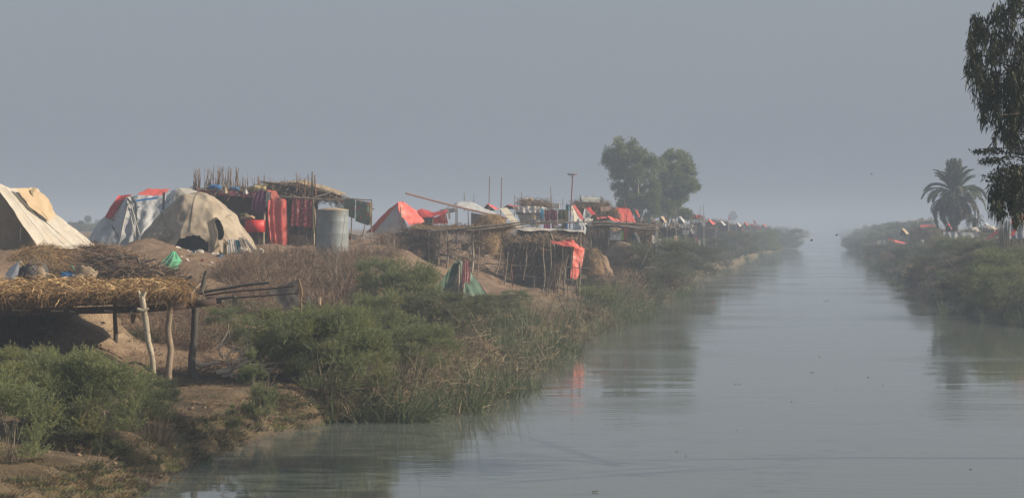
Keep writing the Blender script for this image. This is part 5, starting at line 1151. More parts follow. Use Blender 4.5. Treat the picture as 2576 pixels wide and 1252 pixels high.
cloth([C((1164, 658, gY-1.0), (1170, 654, gY-1.0), (1180, 660, gY-1.0)), C((1161, 690, gY-1.05), (1184, 690, gY-1.05)), C((1163, 722, gY-1.1), (1172, 706, gY-1.1), (1181, 718, gY-1.1))], 'pink_cloth', K_pink, label='faded pink cloth hanging at the mouth of the green tent', cat='cloth', pleat=.03, pf=4, wr=.03)

# ================================================================== FRINGE HUT WITH RED TARP AND STICK FENCE
fY = 131.0
fh = root('palm_hut', 'shaggy palm-frond hut with a red tarp folded over its right corner', 'hut', 1370, fY)
g = loft([C((1285, 611, fY+.5), (1330, 602, fY), (1400, 600, fY), (1462, 606, fY)), C((1275, 630, fY-1), (1340, 622, fY-1.4), (1385, 625, fY-1.2), (1420, 624, fY-.6)), [G(1296, fY-.8, -.1), G(1350, fY-1.2, -.1), G(1396, fY-.4, -.1)]], 50, 24, wr=.25, fr=1.2)
put(MB().grid(g), 'frond_wall', M_thatchb, fh, smooth=True); fuzz(g, 7000, .75, .03, M_thatch, 'palm_fronds', fh, down=.9, wild=.1, thick=.4, flat=.6)
g2_ = loft([C((1290, 612, fY-1.2), (1380, 611, fY-1.4), (1440, 614, fY-1.3)), C((1300, 596, fY+2), (1380, 594, fY+2.4), (1455, 597, fY+2)) ], 40, 10, wr=.1); put(MB().grid(g2_), 'roof', M_thatchb, fh, smooth=True); fuzz(g2_, 3000, .5, .03, M_thatch, 'roof_fronds', fh, down=.45, thick=.25)
for (x, y, xb, r, b_) in ((1385, 588, 1381, .06, .05), (1376, 585, 1366, .04, .03), (1460, 588, 1456, .07, .02), (1455, 585, 1452, .05, .02), (1344, 640, 1340, .04, .03), (1400, 640, 1405, .045, .03), (1430, 640, 1420, .04, .03)):
    post(gz(xb, fY-1.7), P(x, y, fY-1.6), r, W_mid, fh, 'post', bend=b_)
cloth([C((1384, 604, fY-1.9), (1405, 607, fY-1.9), (1424, 602, fY-1.9), (1434, 603, fY-1.9)), C((1392, 612, fY-2.0), (1422, 619, fY-2.1), (1446, 620, fY-2.1), (1471, 626, fY-1.5))], 'tarp_top', K_coral, fh, wr=.05, nu=30)
cloth([C((1432, 602, fY-1.6), (1448, 608, fY-1.2), (1471, 625, fY-1)), C((1446, 621, fY-2.15), (1458, 624, fY-2.0), (1471, 626, fY-1.6)), C((1440, 660, fY-2.2), (1466, 662, fY-1.8)), C((1434, 697, fY-2.3), (1452, 704, fY-2.2), (1461, 680, fY-1.9))], 'tarp_side', K_coral, fh, wr=.08, nu=26, nv=40)
cloth([C((1428, 632, fY-1.6), (1436, 632, fY-1.6)), C((1426, 700, fY-1.7), (1434, 700, fY-1.7))], 'doorway_shade', K_dark, fh, nu=6)  # dark sheet stands for the shade inside the doorway
cloth([C((1360, 622, fY-1.9), (1383, 628, fY-1.9)), C((1368, 628, fY-1.95), (1384, 632, fY-1.95))], 'tan_sheet', clothm('terracotta_cloth', (.50, .24, .15)), label='terracotta cloth thrown over the palm-frond hut', cat='cloth', nu=10, wr=.03)
fe = root('stick_fence', 'rough fence of thin poles tied to rails below the palm-frond hut', 'fence', 1370, fY-4)
FZ = fY-4
for (x0, y0, x1, y1) in ((1218, 662, 1330, 669), (1295, 666, 1490, 676), (1295, 692, 1460, 706), (1224, 688, 1300, 700), (1340, 718, 1440, 728), (1105, 641, 1210, 652), (1190, 668, 1226, 664)):
    post(P(x0, y0, FZ), P(x1, y1, FZ), .035, W_grey, fe, 'rail', bend=.008)
for (x, y0, x1, y1, r) in ((1259, 611, 1247, 688, .045), (1278, 633, 1268, 717, .045), (1294, 639, 1291, 730, .045), (1368, 609, 1363, 738, .05), (1384, 600, 1374, 735, .05), (1398, 668, 1393, 735, .03), (1324, 634, 1316, 700, .035),
        (1430, 640, 1418, 722, .045), (1458, 660, 1456, 734, .065), (1398, 662, 1398, 752, .028), (1430, 690, 1430, 750, .028), (1412, 668, 1405, 722, .04), (1450, 700, 1447, 735, .03), (1218, 640, 1220, 664, .03), (1418, 600, 1416, 752, .025), (1345, 690, 1342, 735, .028), (1385, 706, 1388, 745, .025), (1440, 665, 1436, 728, .03)):
    post(P(x1, y1+3, FZ-.2), P(x, y0, FZ-.1), r, W_red if x in (1294, 1398) else W_grey, fe, 'picket', bend=.025)

# ================================================================== UPPER CAMP
# tall thin poles
for (x, y0, x1, y1, Y, r, lb) in ((1168, 485, 1168, 507, 165, .035, 'short bare pole above the left end of the white canopy'), (1193, 487, 1189, 509, 165, .03, 'short crooked stick above the white canopy'), (1232, 444, 1229, 530, 170, .04, 'tall thin pole rising left of its twin above the canopy'),
        (1262, 446, 1259, 530, 170, .045, 'tall thin reddish pole, right one of the twin poles'), (1295, 490, 1294, 525, 172, .035, 'short dark pole right of the twin tall poles'), (1312, 484, 1312, 510, 174, .035, 'short dark pole at the left end of the ragged roof'),
        (1385, 471, 1391, 515, 175, .04, 'thin pole leaning left above the ragged roof'), (1384, 494, 1386, 512, 176, .03, 'very short stick beside the leaning thin pole'), (1416, 500, 1416, 580, 172, .035, 'thin pole between the hanging clothes'),
        (1762, 518, 1762, 560, 300, .05, 'left of two thin poles beyond the acacias'), (1769, 514, 1769, 560, 300, .05, 'right of two thin poles beyond the acacias'), (1527, 505, 1545, 525, 185, .045, 'dark pole leaning left before the red ridge tent'),
        (1568, 496, 1583, 522, 190, .04, 'reddish stick leaning over the red ridge tent'), (1550, 488, 1550, 522, 190, .03, 'thin upright stick left of the leaning reddish one'), (1232, 520, 1244, 540, 168, .03, 'short stick slanting below the twin tall poles')):
    post(P(x1, y1+25, Y), P(x, y0, Y), r, W_red if x in (1262, 1232, 1568) else W_grey, None, 'pole', label=lb, cat='pole', bend=.008)
tp = root('utility_pole', 'thin wooden utility pole with a short crossbar above the camp', 'utility pole', 1436, 168)
post(P(1433, 575, 168), P(1441, 439, 168), .055, W_red, tp, 'pole', bend=.006, r1=.05); put(MB().box(P(1440, 438.5, 168), (.78, .12, .09)), 'crossbar', W_red, tp)
for x in (1432, 1448): put(MB().tube([P(x, 438, 168), P(x, 435, 168)], .035, 8), 'insulator', K_rag, tp)
post(P(1441, 450, 168), P(1433, 440, 168), .02, W_grey, tp, 'brace', bend=0)

def ridge(name, label, x0, x1, yt, yb, Y, m, xs=0, dep=2.0, cat='tent', group=None, wallm=None):
    """small tent: sun-facing slope, far slope, front wall"""
    t = root(name, label, cat, (x0+x1)/2, Y, group); w = x1-x0
    cloth([C((x0+w*.28+xs, yt, Y-dep*.5), (x0+w*.45+xs, yt-1, Y+dep*.5)), C((x1-w*.22, yb, Y-dep*.5), (x1, yb-3, Y+dep*.5))], 'right_slope', m, t, wr=.07, nu=20, nv=20)
    cloth([C((x0+w*.28+xs, yt, Y-dep*.5), (x0+w*.45+xs, yt-1, Y+dep*.5)), C((x0, yb+1, Y-dep*.5), (x0+w*.15, yb-2, Y+dep*.5))], 'left_slope', m, t, wr=.07, nu=16, nv=16)
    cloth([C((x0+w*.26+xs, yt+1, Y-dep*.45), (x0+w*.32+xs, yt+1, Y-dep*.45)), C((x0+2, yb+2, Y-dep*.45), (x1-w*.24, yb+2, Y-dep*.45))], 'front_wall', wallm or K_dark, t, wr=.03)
    return t
g5 = 'small red tents and awnings of the upper camp'
ridge('small_tent', 'small coral-red tent between the white canopy and the twin tall poles', 1213, 1257, 513, 528, 172, K_coral, group=g5)
ridge('small_tent', 'flat coral-red sheet tent right of the twin tall poles', 1262, 1312, 515, 524, 174, K_coral, group=g5)
t = root('red_tent', 'square bright red tent standing before the left acacia', 'tent', 1570, 190, g5)
cloth([C((1548, 522, 188.5), (1583, 524, 188.5)), C((1556, 540, 187.6), (1591, 540, 187.8)), C((1566, 560, 187), (1600, 559, 187.2))], 'front_slope', K_coral, t, wr=.05); cloth([C((1548, 522, 188.5), (1583, 524, 188.5)), C((1545, 556, 192), (1590, 556, 192))], 'back_slope', K_coral, t, wr=.05)
cloth([C((1547, 524, 188.6), (1549, 523, 188.7)), C((1546, 552, 190.5), (1566, 560, 187.2))], 'left_side', K_corald, t, wr=.03); post(P(1575, 562, 186.8), P(1577, 543, 186.9), .04, W_darkp, t, 'pole')
cloth([C((1598, 526, 192), (1602, 527, 192)), C((1606, 546, 191), (1611, 545, 191))], 'red_flap', K_coral, label='narrow red cloth slanting right of the square red tent', cat='cloth', nu=8, wr=.03)
# pale slanted panel
t = root('display_board', 'long pale rigid panel leaning down to the right beside the canopy', 'panel', 1290, 160)
A, B, Cc, D = P(1257, 524, 161), P(1276, 522, 162), P(1320, 577, 156), P(1300, 578, 155.5)
put(MB().grid(loft([[A, B], [D, Cc]], 6, 12, wr=.006)), 'board', clothm('pale_board', (.52, .50, .42)), t); 
for q in (.33, .62):
    a_ = A*(1-q)+D*q; b_ = B*(1-q)+Cc*q; post(a_-[0, .06, 0], b_-[0, .06, 0], .03, W_grey, t, 'batten', bend=0)
# ragged hut A
ha = root('ragged_hut', 'hut with ragged brush roof and white tarp fringe left of the utility pole', 'hut', 1345, 174)
g = loft([C((1310, 507, 174), (1330, 503, 174), (1360, 509, 174), (1388, 512, 174)), C((1308, 514, 172.5), (1345, 517, 172.3), (1388, 518, 172.5))], 40, 8, wr=.12, fr=2); put(MB().grid(g), 'roof', M_thatchb, ha, smooth=True); fuzz(g, 1500, .5, .03, M_thatch, 'roof_brush', ha, down=0, thick=.35, along=(1, 0, 0))
cloth([C((1290, 520, 172.3), (1340, 518, 172), (1376, 522, 172)), C((1296, 532, 172), (1320, 536, 171.8), (1376, 534, 171.8))], 'tarp_fringe', K_rag, ha, wr=.09, pleat=.06, pf=6, nu=40)
cloth([C((1300, 536, 173), (1370, 534, 173)), C((1310, 562, 173), (1345, 560, 173), (1370, 562, 173))], 'wall_cloth', K_grey, ha, wr=.06, pleat=.04, pf=5)
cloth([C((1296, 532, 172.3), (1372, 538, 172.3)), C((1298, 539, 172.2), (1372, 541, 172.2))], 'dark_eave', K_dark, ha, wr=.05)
for x in (1312, 1340, 1372): post(gz(x, 172.4), P(x, 520, 172.4), .045, W_grey, ha, 'post')
bundle(P(1320, 508, 173.5), (.7, .5, .35), K_rag, 'white_bundle', 'white bundle on top of the ragged roof left of the utility pole', 'bundle'); bundle(P(1334, 507, 173.5), (.5, .4, .3), K_beige, 'beige_bundle', 'beige bundle beside the white one on the ragged roof', 'bundle')
# ragged hut B
hb = root('ragged_hut', 'dark brush-roofed hut right of the utility pole with cloth walls', 'hut', 1485, 180)
g = loft([C((1442, 507, 180), (1480, 503, 180.5), (1525, 507, 180)), C((1446, 520, 178.6), (1485, 524, 178.5), (1530, 514, 178.6))], 40, 8, wr=.14, fr=2); put(MB().grid(g), 'roof', M_thatchb, hb, smooth=True); fuzz(g, 1800, .55, .03, M_thatch, 'roof_brush', hb, down=.1, thick=.4, along=(1, 0, 0))
cloth([C((1463, 494, 179.6), (1512, 497, 179.6)), C((1466, 508, 179), (1508, 508, 179))], 'grey_screen', clothm('pale_grey_screen', (.42, .44, .40)), hb, wr=.03, nu=24)
for (x, y) in ((1459, 490), (1512, 494), (1516, 497), (1461, 498)): post(P(x, 520, 179.3), P(x, y, 179.3), .045, W_darkp, hb, 'post')
g = loft([C((1500, 522, 177.5), (1530, 520, 177.5), (1552, 530, 177.5)), C((1495, 545, 177), (1530, 546, 177), (1556, 545, 177))], 30, 10, wr=.12); put(MB().grid(g), 'side_thatch', M_thatchb, hb, smooth=True); fuzz(g, 1800, .5, .03, M_hay2, 'side_straw', hb, down=.3, thick=.3)
cloth([C((1510, 520, 177.2), (1538, 519, 177.2)), C((1512, 532, 177), (1540, 530, 177))], 'pinkish_cloth', clothm('dusty_rose_cloth', (.48, .33, .28)), hb, wr=.05)
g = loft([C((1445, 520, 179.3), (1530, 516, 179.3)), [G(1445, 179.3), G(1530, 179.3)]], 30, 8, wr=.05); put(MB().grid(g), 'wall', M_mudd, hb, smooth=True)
# clothes lines of the upper camp
cl = root('clothes_line', 'sagging clothes line across the upper camp left of the utility pole', 'clothes line', 1400, 170)
for (x0, y0, x1, y1) in ((1313, 552, 1445, 562), (1370, 526, 1440, 528)):
    post(P(x0, y0, 170), P(x1, y1, 170), .02, W_darkp, cl, 'line', bend=.012, r1=.02)
for x in (1372, 1440): post(gz(x, 170), P(x, 524, 170), .04, W_grey, cl, 'post')
for (x0, x1, y0, y1, Y, m_, lb) in ((1360, 1367, 524, 550, 169.8, K_sky, 'bright blue garment hanging at the left of the upper clothes line'), (1371, 1384, 528, 556, 169.8, K_maroon, 'dark maroon cloth second on the upper clothes line'), (1385, 1402, 528, 560, 169.9, clothm('wine_cloth', (.23, .06, .08)), 'wine-red cloth in the middle of the upper clothes line'),
        (1404, 1430, 528, 562, 169.8, K_olive, 'wide olive cloth right on the upper clothes line'), (1368, 1384, 558, 578, 168.6, K_rose, 'pink cloth hanging low under the maroon cloth'), (1388, 1404, 556, 574, 168.6, clothm('mauve_cloth', (.33, .15, .18)), 'mauve cloth hanging low in the middle of the camp'),
        (1334, 1346, 552, 570, 168.8, K_blue, 'dark blue cloth hanging low at the left of the lower line'), (1347, 1358, 554, 574, 168.8, K_rag, 'white garment hanging low beside the dark blue cloth'), (1393, 1399, 566, 578, 168.4, K_grey, 'small grey garment under the mauve cloth'),
        (1399, 1412, 567, 580, 168.4, K_rag, 'white cloth on the lower line left of the utility pole foot'), (1413, 1420, 562, 578, 168.4, K_olive, 'small olive garment near the utility pole foot'), (1421, 1428, 556, 578, 168.4, K_blue, 'narrow blue garment just left of the utility pole'),
        (1336, 1348, 540, 552, 170.4, K_beige, 'beige cloth below the white tarp fringe'), (1396, 1410, 511, 524, 170.6, K_rag, 'pale cloth spread on top left of the utility pole'), (1424, 1432, 513, 530, 170.6, K_teal, 'teal cloth hanging beside the utility pole')):
    cloth([C((x0, y0, Y), (x1, y0+1, Y)), C((x0-1, (y0+y1)/2, Y), (x1+.5, (y0+y1)/2, Y)), C((x0, y1, Y), ((x0+x1)/2, y1+1.5, Y), (x1, y1-1, Y))], 'hanging_cloth', m_, label=lb, cat='cloth', group='washing on the upper camp lines', nu=16, nv=14, pleat=.03, pf=2.5, wr=.03)
t = root('striped_tent', 'slanting white and red striped tent sheet just right of the utility pole', 'tent', 1450, 172)
cloth([C((1435, 517, 173.5), (1441, 516, 174)), C((1440, 540, 172), (1456, 538, 173)), C((1444, 560, 170.8), (1466, 553, 172))], 'white_sheet', K_white, t, wr=.04, nu=16)
cloth([C((1441, 515, 173.9), (1446, 516, 174)), C((1452, 535, 172.9), (1461, 534, 173)), C((1460, 553, 171.9), (1469, 551, 172))], 'red_edge', K_coral, t, wr=.03, nu=10)
t = root('striped_tent', 'pale blue and red striped sheet tent further right of the utility pole', 'tent', 1485, 174)
cloth([C((1471, 525, 175.5), (1476, 524, 176)), C((1464, 550, 174), (1485, 548, 174))], 'pale_sheet', K_grey, t, wr=.05); cloth([C((1474, 523, 175.8), (1483, 521, 176.2)), C((1488, 540, 174), (1500, 537, 174.4))], 'red_sheet', K_corald, t, wr=.04); cloth([C((1472, 527, 175.2), (1475, 526, 175.2)), C((1484, 547, 173.4), (1490, 542, 173.6))], 'white_stripe', K_white, t, wr=.02, nu=6)
t = root('red_runner', 'long low ribbon of red tarp draped on brush before the square red tent', 'tarp', 1530, 176)
cloth([C((1502, 545, 176), (1528, 545, 176), (1545, 549, 176), (1567, 556, 176)), C((1503, 549, 175.6), (1528, 549, 175.6), (1543, 555, 175.6), (1567, 561, 175.6))], 'red_strip', K_coral, t, wr=.08, nu=40, nv=6, pleat=.03, pf=6)
t = root('grey_tarp_tent', 'low grey plastic tarp tent below the striped sheets', 'tent', 1455, 158)
cloth([C((1440, 572, 158.5), (1456, 551, 158.5), (1462, 551, 158.5)), C((1436, 584, 157.5), (1460, 586, 157.2), (1470, 586, 157.2))], 'left_sheet', K_grey, t, wr=.09, nu=20); cloth([C((1458, 551, 158.6), (1463, 551, 158.6)), C((1470, 570, 157.8), (1476, 572, 158)), C((1470, 588, 157.2), (1474, 588, 158))], 'right_sheet', clothm('bluish_tarp', (.34, .39, .42)), t, wr=.06, nu=10)
cloth([C((1468, 552, 160), (1478, 546, 160), (1492, 552, 160)), C((1472, 562, 159), (1482, 566, 159), (1490, 558, 159))], 'white_tarp', K_rag, label='crumpled white tarp on the brush right of the grey tarp tent', cat='tarp', wr=.09, nu=18)
# long grey-white edge of tarp over the brush hut
t = root('tarp_roof', 'long whitish tarp roof edge above the palm-frond hut', 'tarp', 1380, 138)
cloth([C((1300, 572, 139), (1318, 570, 139), (1345, 573, 139), (1400, 574, 139), (1440, 578, 139), (1468, 580, 139)), C((1305, 576, 137.8), (1325, 581, 137.6), (1360, 580, 137.6), (1400, 577, 137.6), (1440, 582, 137.6), (1468, 584, 137.6))], 'sheet', K_rag, t, wr=.05, nu=50, nv=8)
g = loft([C((1300, 577, 139), (1400, 578, 139), (1468, 584, 139)), C((1300, 605, 139), (1400, 605, 139), (1468, 605, 139))], 40, 8, wr=.08); put(MB().grid(g), 'brush_wall', M_thatchb, t, smooth=True); fuzz(g, 2200, .5, .025, M_thatch, 'brush', t, down=.6, thick=.2)
for (x0, y0, x1, y1) in ((1300, 573, 1210, 578), (1330, 562, 1540, 560), (1290, 575, 1420, 553)): post(P(x0, y0, 138), P(x1, y1, 139), .045, W_grey, t, 'pole', bend=.008)

# log roofed hut
lh = root('log_roof_hut', 'mud and brush hut with a long log roof and white side curtain', 'hut', 1560, 163)
for k, (x0, y0, x1, y1) in enumerate(((1490, 563, 1640, 566), (1500, 567, 1650, 573), (1480, 560, 1600, 562), (1560, 569, 1655, 578))): post(P(x0, y0, 162-k*.3), P(x1, y1, 162-k*.3), .08, W_grey, lh, 'roof_log', bend=.008)
g = loft([C((1485, 563, 163.8), (1560, 560, 163.8), (1640, 566, 163.8)), C((1485, 568, 161.8), (1560, 566, 161.8), (1650, 573, 161.8))], 40, 6, wr=.08); put(MB().grid(g), 'roof_brush', M_thatchb, lh, smooth=True); fuzz(g, 1500, .5, .03, M_thatch, 'thatch', lh, down=.3, thick=.25, along=(1, 0, 0))
g = loft([C((1480, 568, 164.5), (1640, 573, 164.5)), [G(1480, 164, -.1), G(1640, 164, -.1)]], 40, 10, wr=.08); put(MB().grid(g), 'back_wall', M_thatchb, lh, smooth=True); fuzz(g, 2500, .6, .03, M_thatch, 'wall_brush', lh, down=.7, thick=.3)
cloth([C((1535, 580, 161.5), (1566, 576, 161.5)), C((1533, 603, 161.5), (1564, 604, 161.5))], 'white_curtain', K_grey, lh, wr=.02, nu=16); cloth([C((1533, 571, 161.4), (1550, 569, 161.4), (1565, 575, 161.4)), C((1542, 582, 161.3), (1552, 583, 161.3), (1562, 577, 161.3))], 'tan_curtain', K_tan, lh, wr=.02)
cloth([C((1565, 576, 161.4), (1568, 577, 161.4)), C((1563, 603, 161.4), (1568, 602, 161.4))], 'green_curtain', K_lgreen, lh, nu=4); cloth([C((1569, 575, 161.8), (1580, 577, 161.8)), C((1568, 606, 161.8), (1574, 606, 161.8))], 'red_curtain', K_coral, lh, nu=10, pleat=.04, pf=2)
for x in (1482, 1531, 1568, 1577, 1590, 1600): post(gz(x, 161.9), P(x, 566, 161.9), .05, W_mid, lh, 'post', bend=.02)
cloth([C((1596, 586, 161), (1601, 584, 161)), C((1602, 598, 161), (1608, 596, 161)), C((1608, 616, 161), (1615, 616, 161))], 'white_cloth', K_rag, label='white cloth strip slanting down at the right of the log roof', cat='cloth', nu=8, wr=.03)
cloth([C((1590, 588, 162), (1600, 590, 162)), C((1592, 614, 162), (1600, 616, 162))], 'teal_cloth', K_teal, label='dull teal cloth under the right end of the log roof', cat='cloth', nu=8)
for (x0, y0, x1, y1, lb) in ((1634, 622, 1615, 664, 'bare pole leaning right out of the dry grass'), (1668, 626, 1632, 655, 'longer bare pole leaning right beside the dry grass tuft'), (1622, 673, 1648, 672, 'short pale plank lying low by the water bushes')):
    post(P(x1, y1, 150), P(x0, y0, 150), .035, W_mid if x0 != 1622 else W_pale, None, 'pole', label=lb, cat='pole')
def mound(cx, top, bot, wd, Y, label, m, cat='earth mound', name='mud_ledge'):
    nu, nv = 40, 18; u = np.linspace(0, 2*np.pi, nu); v = np.linspace(0, 1.5, nv); b = P(cx, bot, Y); H = (bot-top)*M(Y); R = wd*.5*M(Y)
    g = np.stack([np.cos(v)[:, None]**.6*np.cos(u)*R, np.cos(v)[:, None]**.6*np.sin(u)*R*.8, np.sin(v)[:, None]*H+0*u], -1) + b
    g += (.22*fbm(g[..., 0]*.9, g[..., 1]*.9, g[..., 2]*1.1, 4))[..., None]*np.array([1, 1, .5]); g[:, -1] = g[:, 0]
    put(MB().grid(g), name, m, label=label, cat=cat, smooth=True)
mound(1566, 609, 668, 92, 157, 'rounded tan mud ledge below the white-curtained hut', M_mud)
mound(1508, 640, 700, 60, 146, 'pale eroded clay mound right of the red tarp corner', M_mud)
haystack(1487, 625, 690, 70, 141, 'grey-brown brush mound right of the red tarp hut', M_thatch, 3000)
haystack(1462, 640, 680, 40, 144, 'small straw mound behind the red tarp corner', M_hay2, 1500)

# ================================================================== FARTHER CAMP ALONG THE BANK
def inland(x, Y, w=15.5):
    """depth at which a thing seen at x on the left bank stands clear of the water"""
    return max(Y, w/(RIV - (x-HX)/FD)) if 1400 < x < 2020 else Y
def far_hut(x0, x1, yt, Y, label, wm=None, rm=None):
    Y = inland(x1, Y)
    t = root('far_hut', label, 'hut', (x0+x1)/2, Y, 'distant huts along the left bank')
    put(MB().grid(loft([C((x0, yt, Y-1), (x1, yt+2, Y-1)), C((x0, yt-3, Y+1.5), (x1, yt, Y+1.5))], 16, 5, wr=.1)), 'roof', rm or M_thatchb, t, smooth=True)
    put(MB().grid(loft([C((x0+1, yt+1, Y-.6), (x1-1, yt+3, Y-.6)), [G(x0+1, Y-.6, -.1), G(x1-1, Y-.6, -.1)]], 16, 6, wr=.08)), 'wall', wm or M_mudd, t, smooth=True)
    for x in (x0, (x0+x1)/2, x1): post(gz(x, Y-1.1), P(x, yt, Y-1.1), .06, W_grey, t, 'post', n=5)
    g = loft([C((x0, yt, Y-1), (x1, yt+2, Y-1)), C((x0, yt-3, Y+1.5), (x1, yt, Y+1.5))], 16, 5, wr=.1); fuzz(g, 350, .7, .05, M_thatch, 'roof_brush', t, down=.2, thick=.4)
for a_ in ((1612, 1650, 560, 205, 'dark low hut just right of the log roof under the acacias'), (1655, 1700, 572, 215, 'low brush hut under the right acacia'), (1700, 1748, 568, 235, 'low hut draped with the white fringe'), (1745, 1800, 574, 240, 'hut behind the row of small hanging rags'),
          (1773, 1832, 557, 300, 'long grey hut beyond the red fringe with cluttered roof'), (1736, 1768, 548, 290, 'hut carrying a dull red roof sheet beyond the acacias'), (1835, 1870, 566, 340, 'brush hut right of the red fringed cloth'), (1872, 1905, 568, 390, 'faint hut below the small red tents'),
          (1905, 1940, 570, 450, 'fainter hut beyond the small red tents'), (1950, 1985, 572, 540, 'farthest faint hut on the left bank')):
    far_hut(*a_)
def rag(x0, x1, y0, y1, Y, m_, lb, sk=0, grp='cloths on the far part of the left bank'):
    Y = inland(x1, Y, 14.6)
    cloth([C((x0, y0, Y), (x1, y0+1, Y)), C((x0+sk, y1, Y), ((x0+x1)/2+sk, y1+1, Y), (x1+sk, y1-1, Y))], 'cloth', m_, label=lb, cat='cloth', group=grp, nu=20, nv=10, pleat=.05, pf=max(2, (x1-x0)/8), wr=.06)
for a_ in ((1690, 1700, 550, 563, 212, K_rag, 'white cloth slanting under the right acacia', 5), (1709, 1744, 563, 573, 232, K_rag, 'wide white fringed cloth right of the acacias'), (1650, 1662, 556, 572, 205, clothm('putty_cloth', (.45, .40, .33)), 'pale cloth slanting left under the acacia trunks', 8), (1668, 1682, 560, 570, 210, K_grey, 'grey cloth under the acacia trunks'),
          (1717, 1733, 578, 590, 225, K_rag, 'crumpled white rag below the white fringed cloth'), (1734, 1744, 574, 588, 225, K_rag, 'white strip slanting right below the fringed cloth', 6), (1738, 1765, 540, 547, 285, K_corald, 'dull red roof sheet beyond the acacias'), (1740, 1766, 552, 560, 280, K_grey, 'grey sheet below the dull red roof sheet'),
          (1834, 1846, 580, 597, 300, K_corald, 'dull red cloth just right of the red fringe'), (1881, 1886, 585, 597, 340, K_coral, 'small bright red cloth in the bushes near the water', 6), (1893, 1898, 553, 563, 380, K_coral, 'small bright red flag-like cloth high in the mist', 5), (1832, 1837, 546, 553, 420, K_coral, 'tiny red cloth near the faint round tree'),
          (1865, 1870, 575, 580, 330, K_coral, 'tiny red rag above the bushes'), (1885, 1892, 562, 570, 380, K_coral, 'small pinkish rag left of the last red cloths', 8), (1900, 1908, 568, 576, 400, K_corald, 'faint red rag at the far end of the camp', 6), (1750, 1753, 597, 612, 226, K_coral, 'narrow orange cloth at the left of the rag row'),
          (1757, 1763, 604, 617, 226, K_rag, 'first white rag of the low rag row'), (1769, 1775, 600, 620, 226, K_rag, 'second white rag of the low rag row'), (1777, 1783, 600, 616, 226, K_dark, 'dark rag in the low rag row'), (1784, 1788, 602, 616, 226, K_tan, 'tan rag in the low rag row'), (1797, 1806, 602, 622, 224, K_rag, 'last white rag of the low rag row', 3),
          (1640, 1650, 590, 612, 185, K_rag, 'white rags caught in the bushes right of the log roof'), (1656, 1664, 600, 614, 185, K_rag, 'smaller white rags deeper in the bushes'), (1696, 1708, 592, 606, 200, K_beige, 'yellowish cloth in the bushes below the fringed cloth'), (1676, 1681, 596, 618, 200, clothm('ochre_cloth', (.35, .30, .17)), 'ochre cloth strip in the bushes'),
          (1628, 1634, 550, 566, 200, K_teal, 'teal cloth beside the acacia trunk')):
    rag(*a_)
t = root('red_fringe', 'long bright red cloth with a hanging fringe on a line above the far bank', 'cloth', 1800, 335)
cloth([C((1768, 568, 335), (1800, 575, 335), (1830, 578, 335)), C((1768, 583, 335), (1800, 590, 335), (1815, 594, 335), (1830, 602, 335))], 'sheet', K_coral, t, nu=70, nv=12, pleat=.10, pf=11, wr=.05)
for x in (1767, 1831): post(gz(x, 335), P(x, 566, 335), .06, W_grey, t, 'post')
# ================================================================== RIGHT BANK CAMP
g6 = 'cloths on the right bank'
rag(2208, 2230, 604, 618, 335, K_white, 'small white sheet on sticks at the water side of the right bank', 0, g6)
cloth([C((2234, 597, 300), (2250, 602, 300), (2282, 611, 300)), C((2233, 602, 299), (2250, 607, 299), (2281, 616, 299))], 'orange_strip', K_coral, label='orange strip of tarp sloping down beside the small white sheet', cat='tarp', wr=.08, nu=20, nv=6)
t = root('dark_hut', 'low dark brush hut with a flat roof and orange sheet left of the palm', 'hut', 2330, 285)
put(MB().grid(loft([C((2298, 556, 284), (2360, 555, 284)), C((2300, 554, 287), (2360, 553, 287))], 12, 4, wr=.03)), 'flat_roof', W_grey, t, smooth=True)
cloth([C((2316, 565, 283.5), (2354, 566, 283.5)), C((2316, 574, 283), (2330, 576, 283), (2354, 575, 283))], 'orange_sheet', K_coral, t, wr=.04); g = loft([C((2290, 578, 283), (2320, 570, 283.2), (2360, 568, 283)), [G(2284, 282, -.1), G(2360, 282, -.1)]], 20, 8, wr=.15); put(MB().grid(g), 'brush_wall', M_thatchb, t, smooth=True); fuzz(g, 1500, .6, .04, M_twig, 'brush', t, down=.2, thick=.4)
for x in (2302, 2330, 2358): post(gz(x, 283.8), P(x, 555, 283.8), .05, W_darkp, t, 'post')
t = root('tarp_wall', 'long grey tarp wall strung in front of the palm', 'tarp', 2415, 200)
cloth([C((2373, 584, 200), (2410, 583, 200), (2461, 585, 200)), C((2375, 604, 199.8), (2410, 602, 199.8), (2461, 600, 199.8))], 'sheet', K_grey, t, wr=.06, pleat=.05, pf=5, nu=40)
for x in (2372, 2412, 2462): post(gz(x, 200), P(x, 582, 200), .05, W_grey, t, 'post')
t = root('orange_tent', 'orange-red tent with a grey side at the right edge of the picture', 'tent', 2560, 150)
cloth([C((2545, 548, 152), (2568, 538, 153), (2600, 530, 153)), C((2540, 562, 150.5), (2575, 556, 150.5), (2620, 545, 150.5))], 'roof_sheet', K_coral, t, wr=.05); cloth([C((2540, 562, 150.4), (2620, 547, 150.4)), C((2540, 600, 150), (2620, 600, 150))], 'side_sheet', clothm('blue_grey_tarp', (.28, .31, .35)), t, wr=.06, pleat=.05, pf=4)
cloth([C((2552, 566, 150.1), (2560, 565, 150.1)), C((2542, 592, 149.8), (2552, 592, 149.8))], 'red_flap', K_corald, t, wr=.04)
t = root('stake_screen', 'brown screen of upright stakes left of the orange tent', 'screen', 2527, 152)
for k in range(14): post(gz(2514+2*k, 151+rng.normal(0, .2)), P(2514+2*k+rng.normal(0, .6), 556+rng.normal(0, 4), 151), .035, W_mid, t, 'stake', n=5, bend=.01)
cloth([C((2482, 598, 153), (2510, 576, 153)), C((2484, 602, 152.6), (2512, 584, 152.6))], 'red_rope_cloth', K_coral, label='thin slanting red cloth left of the brown stake screen', cat='cloth', nu=12, nv=4)
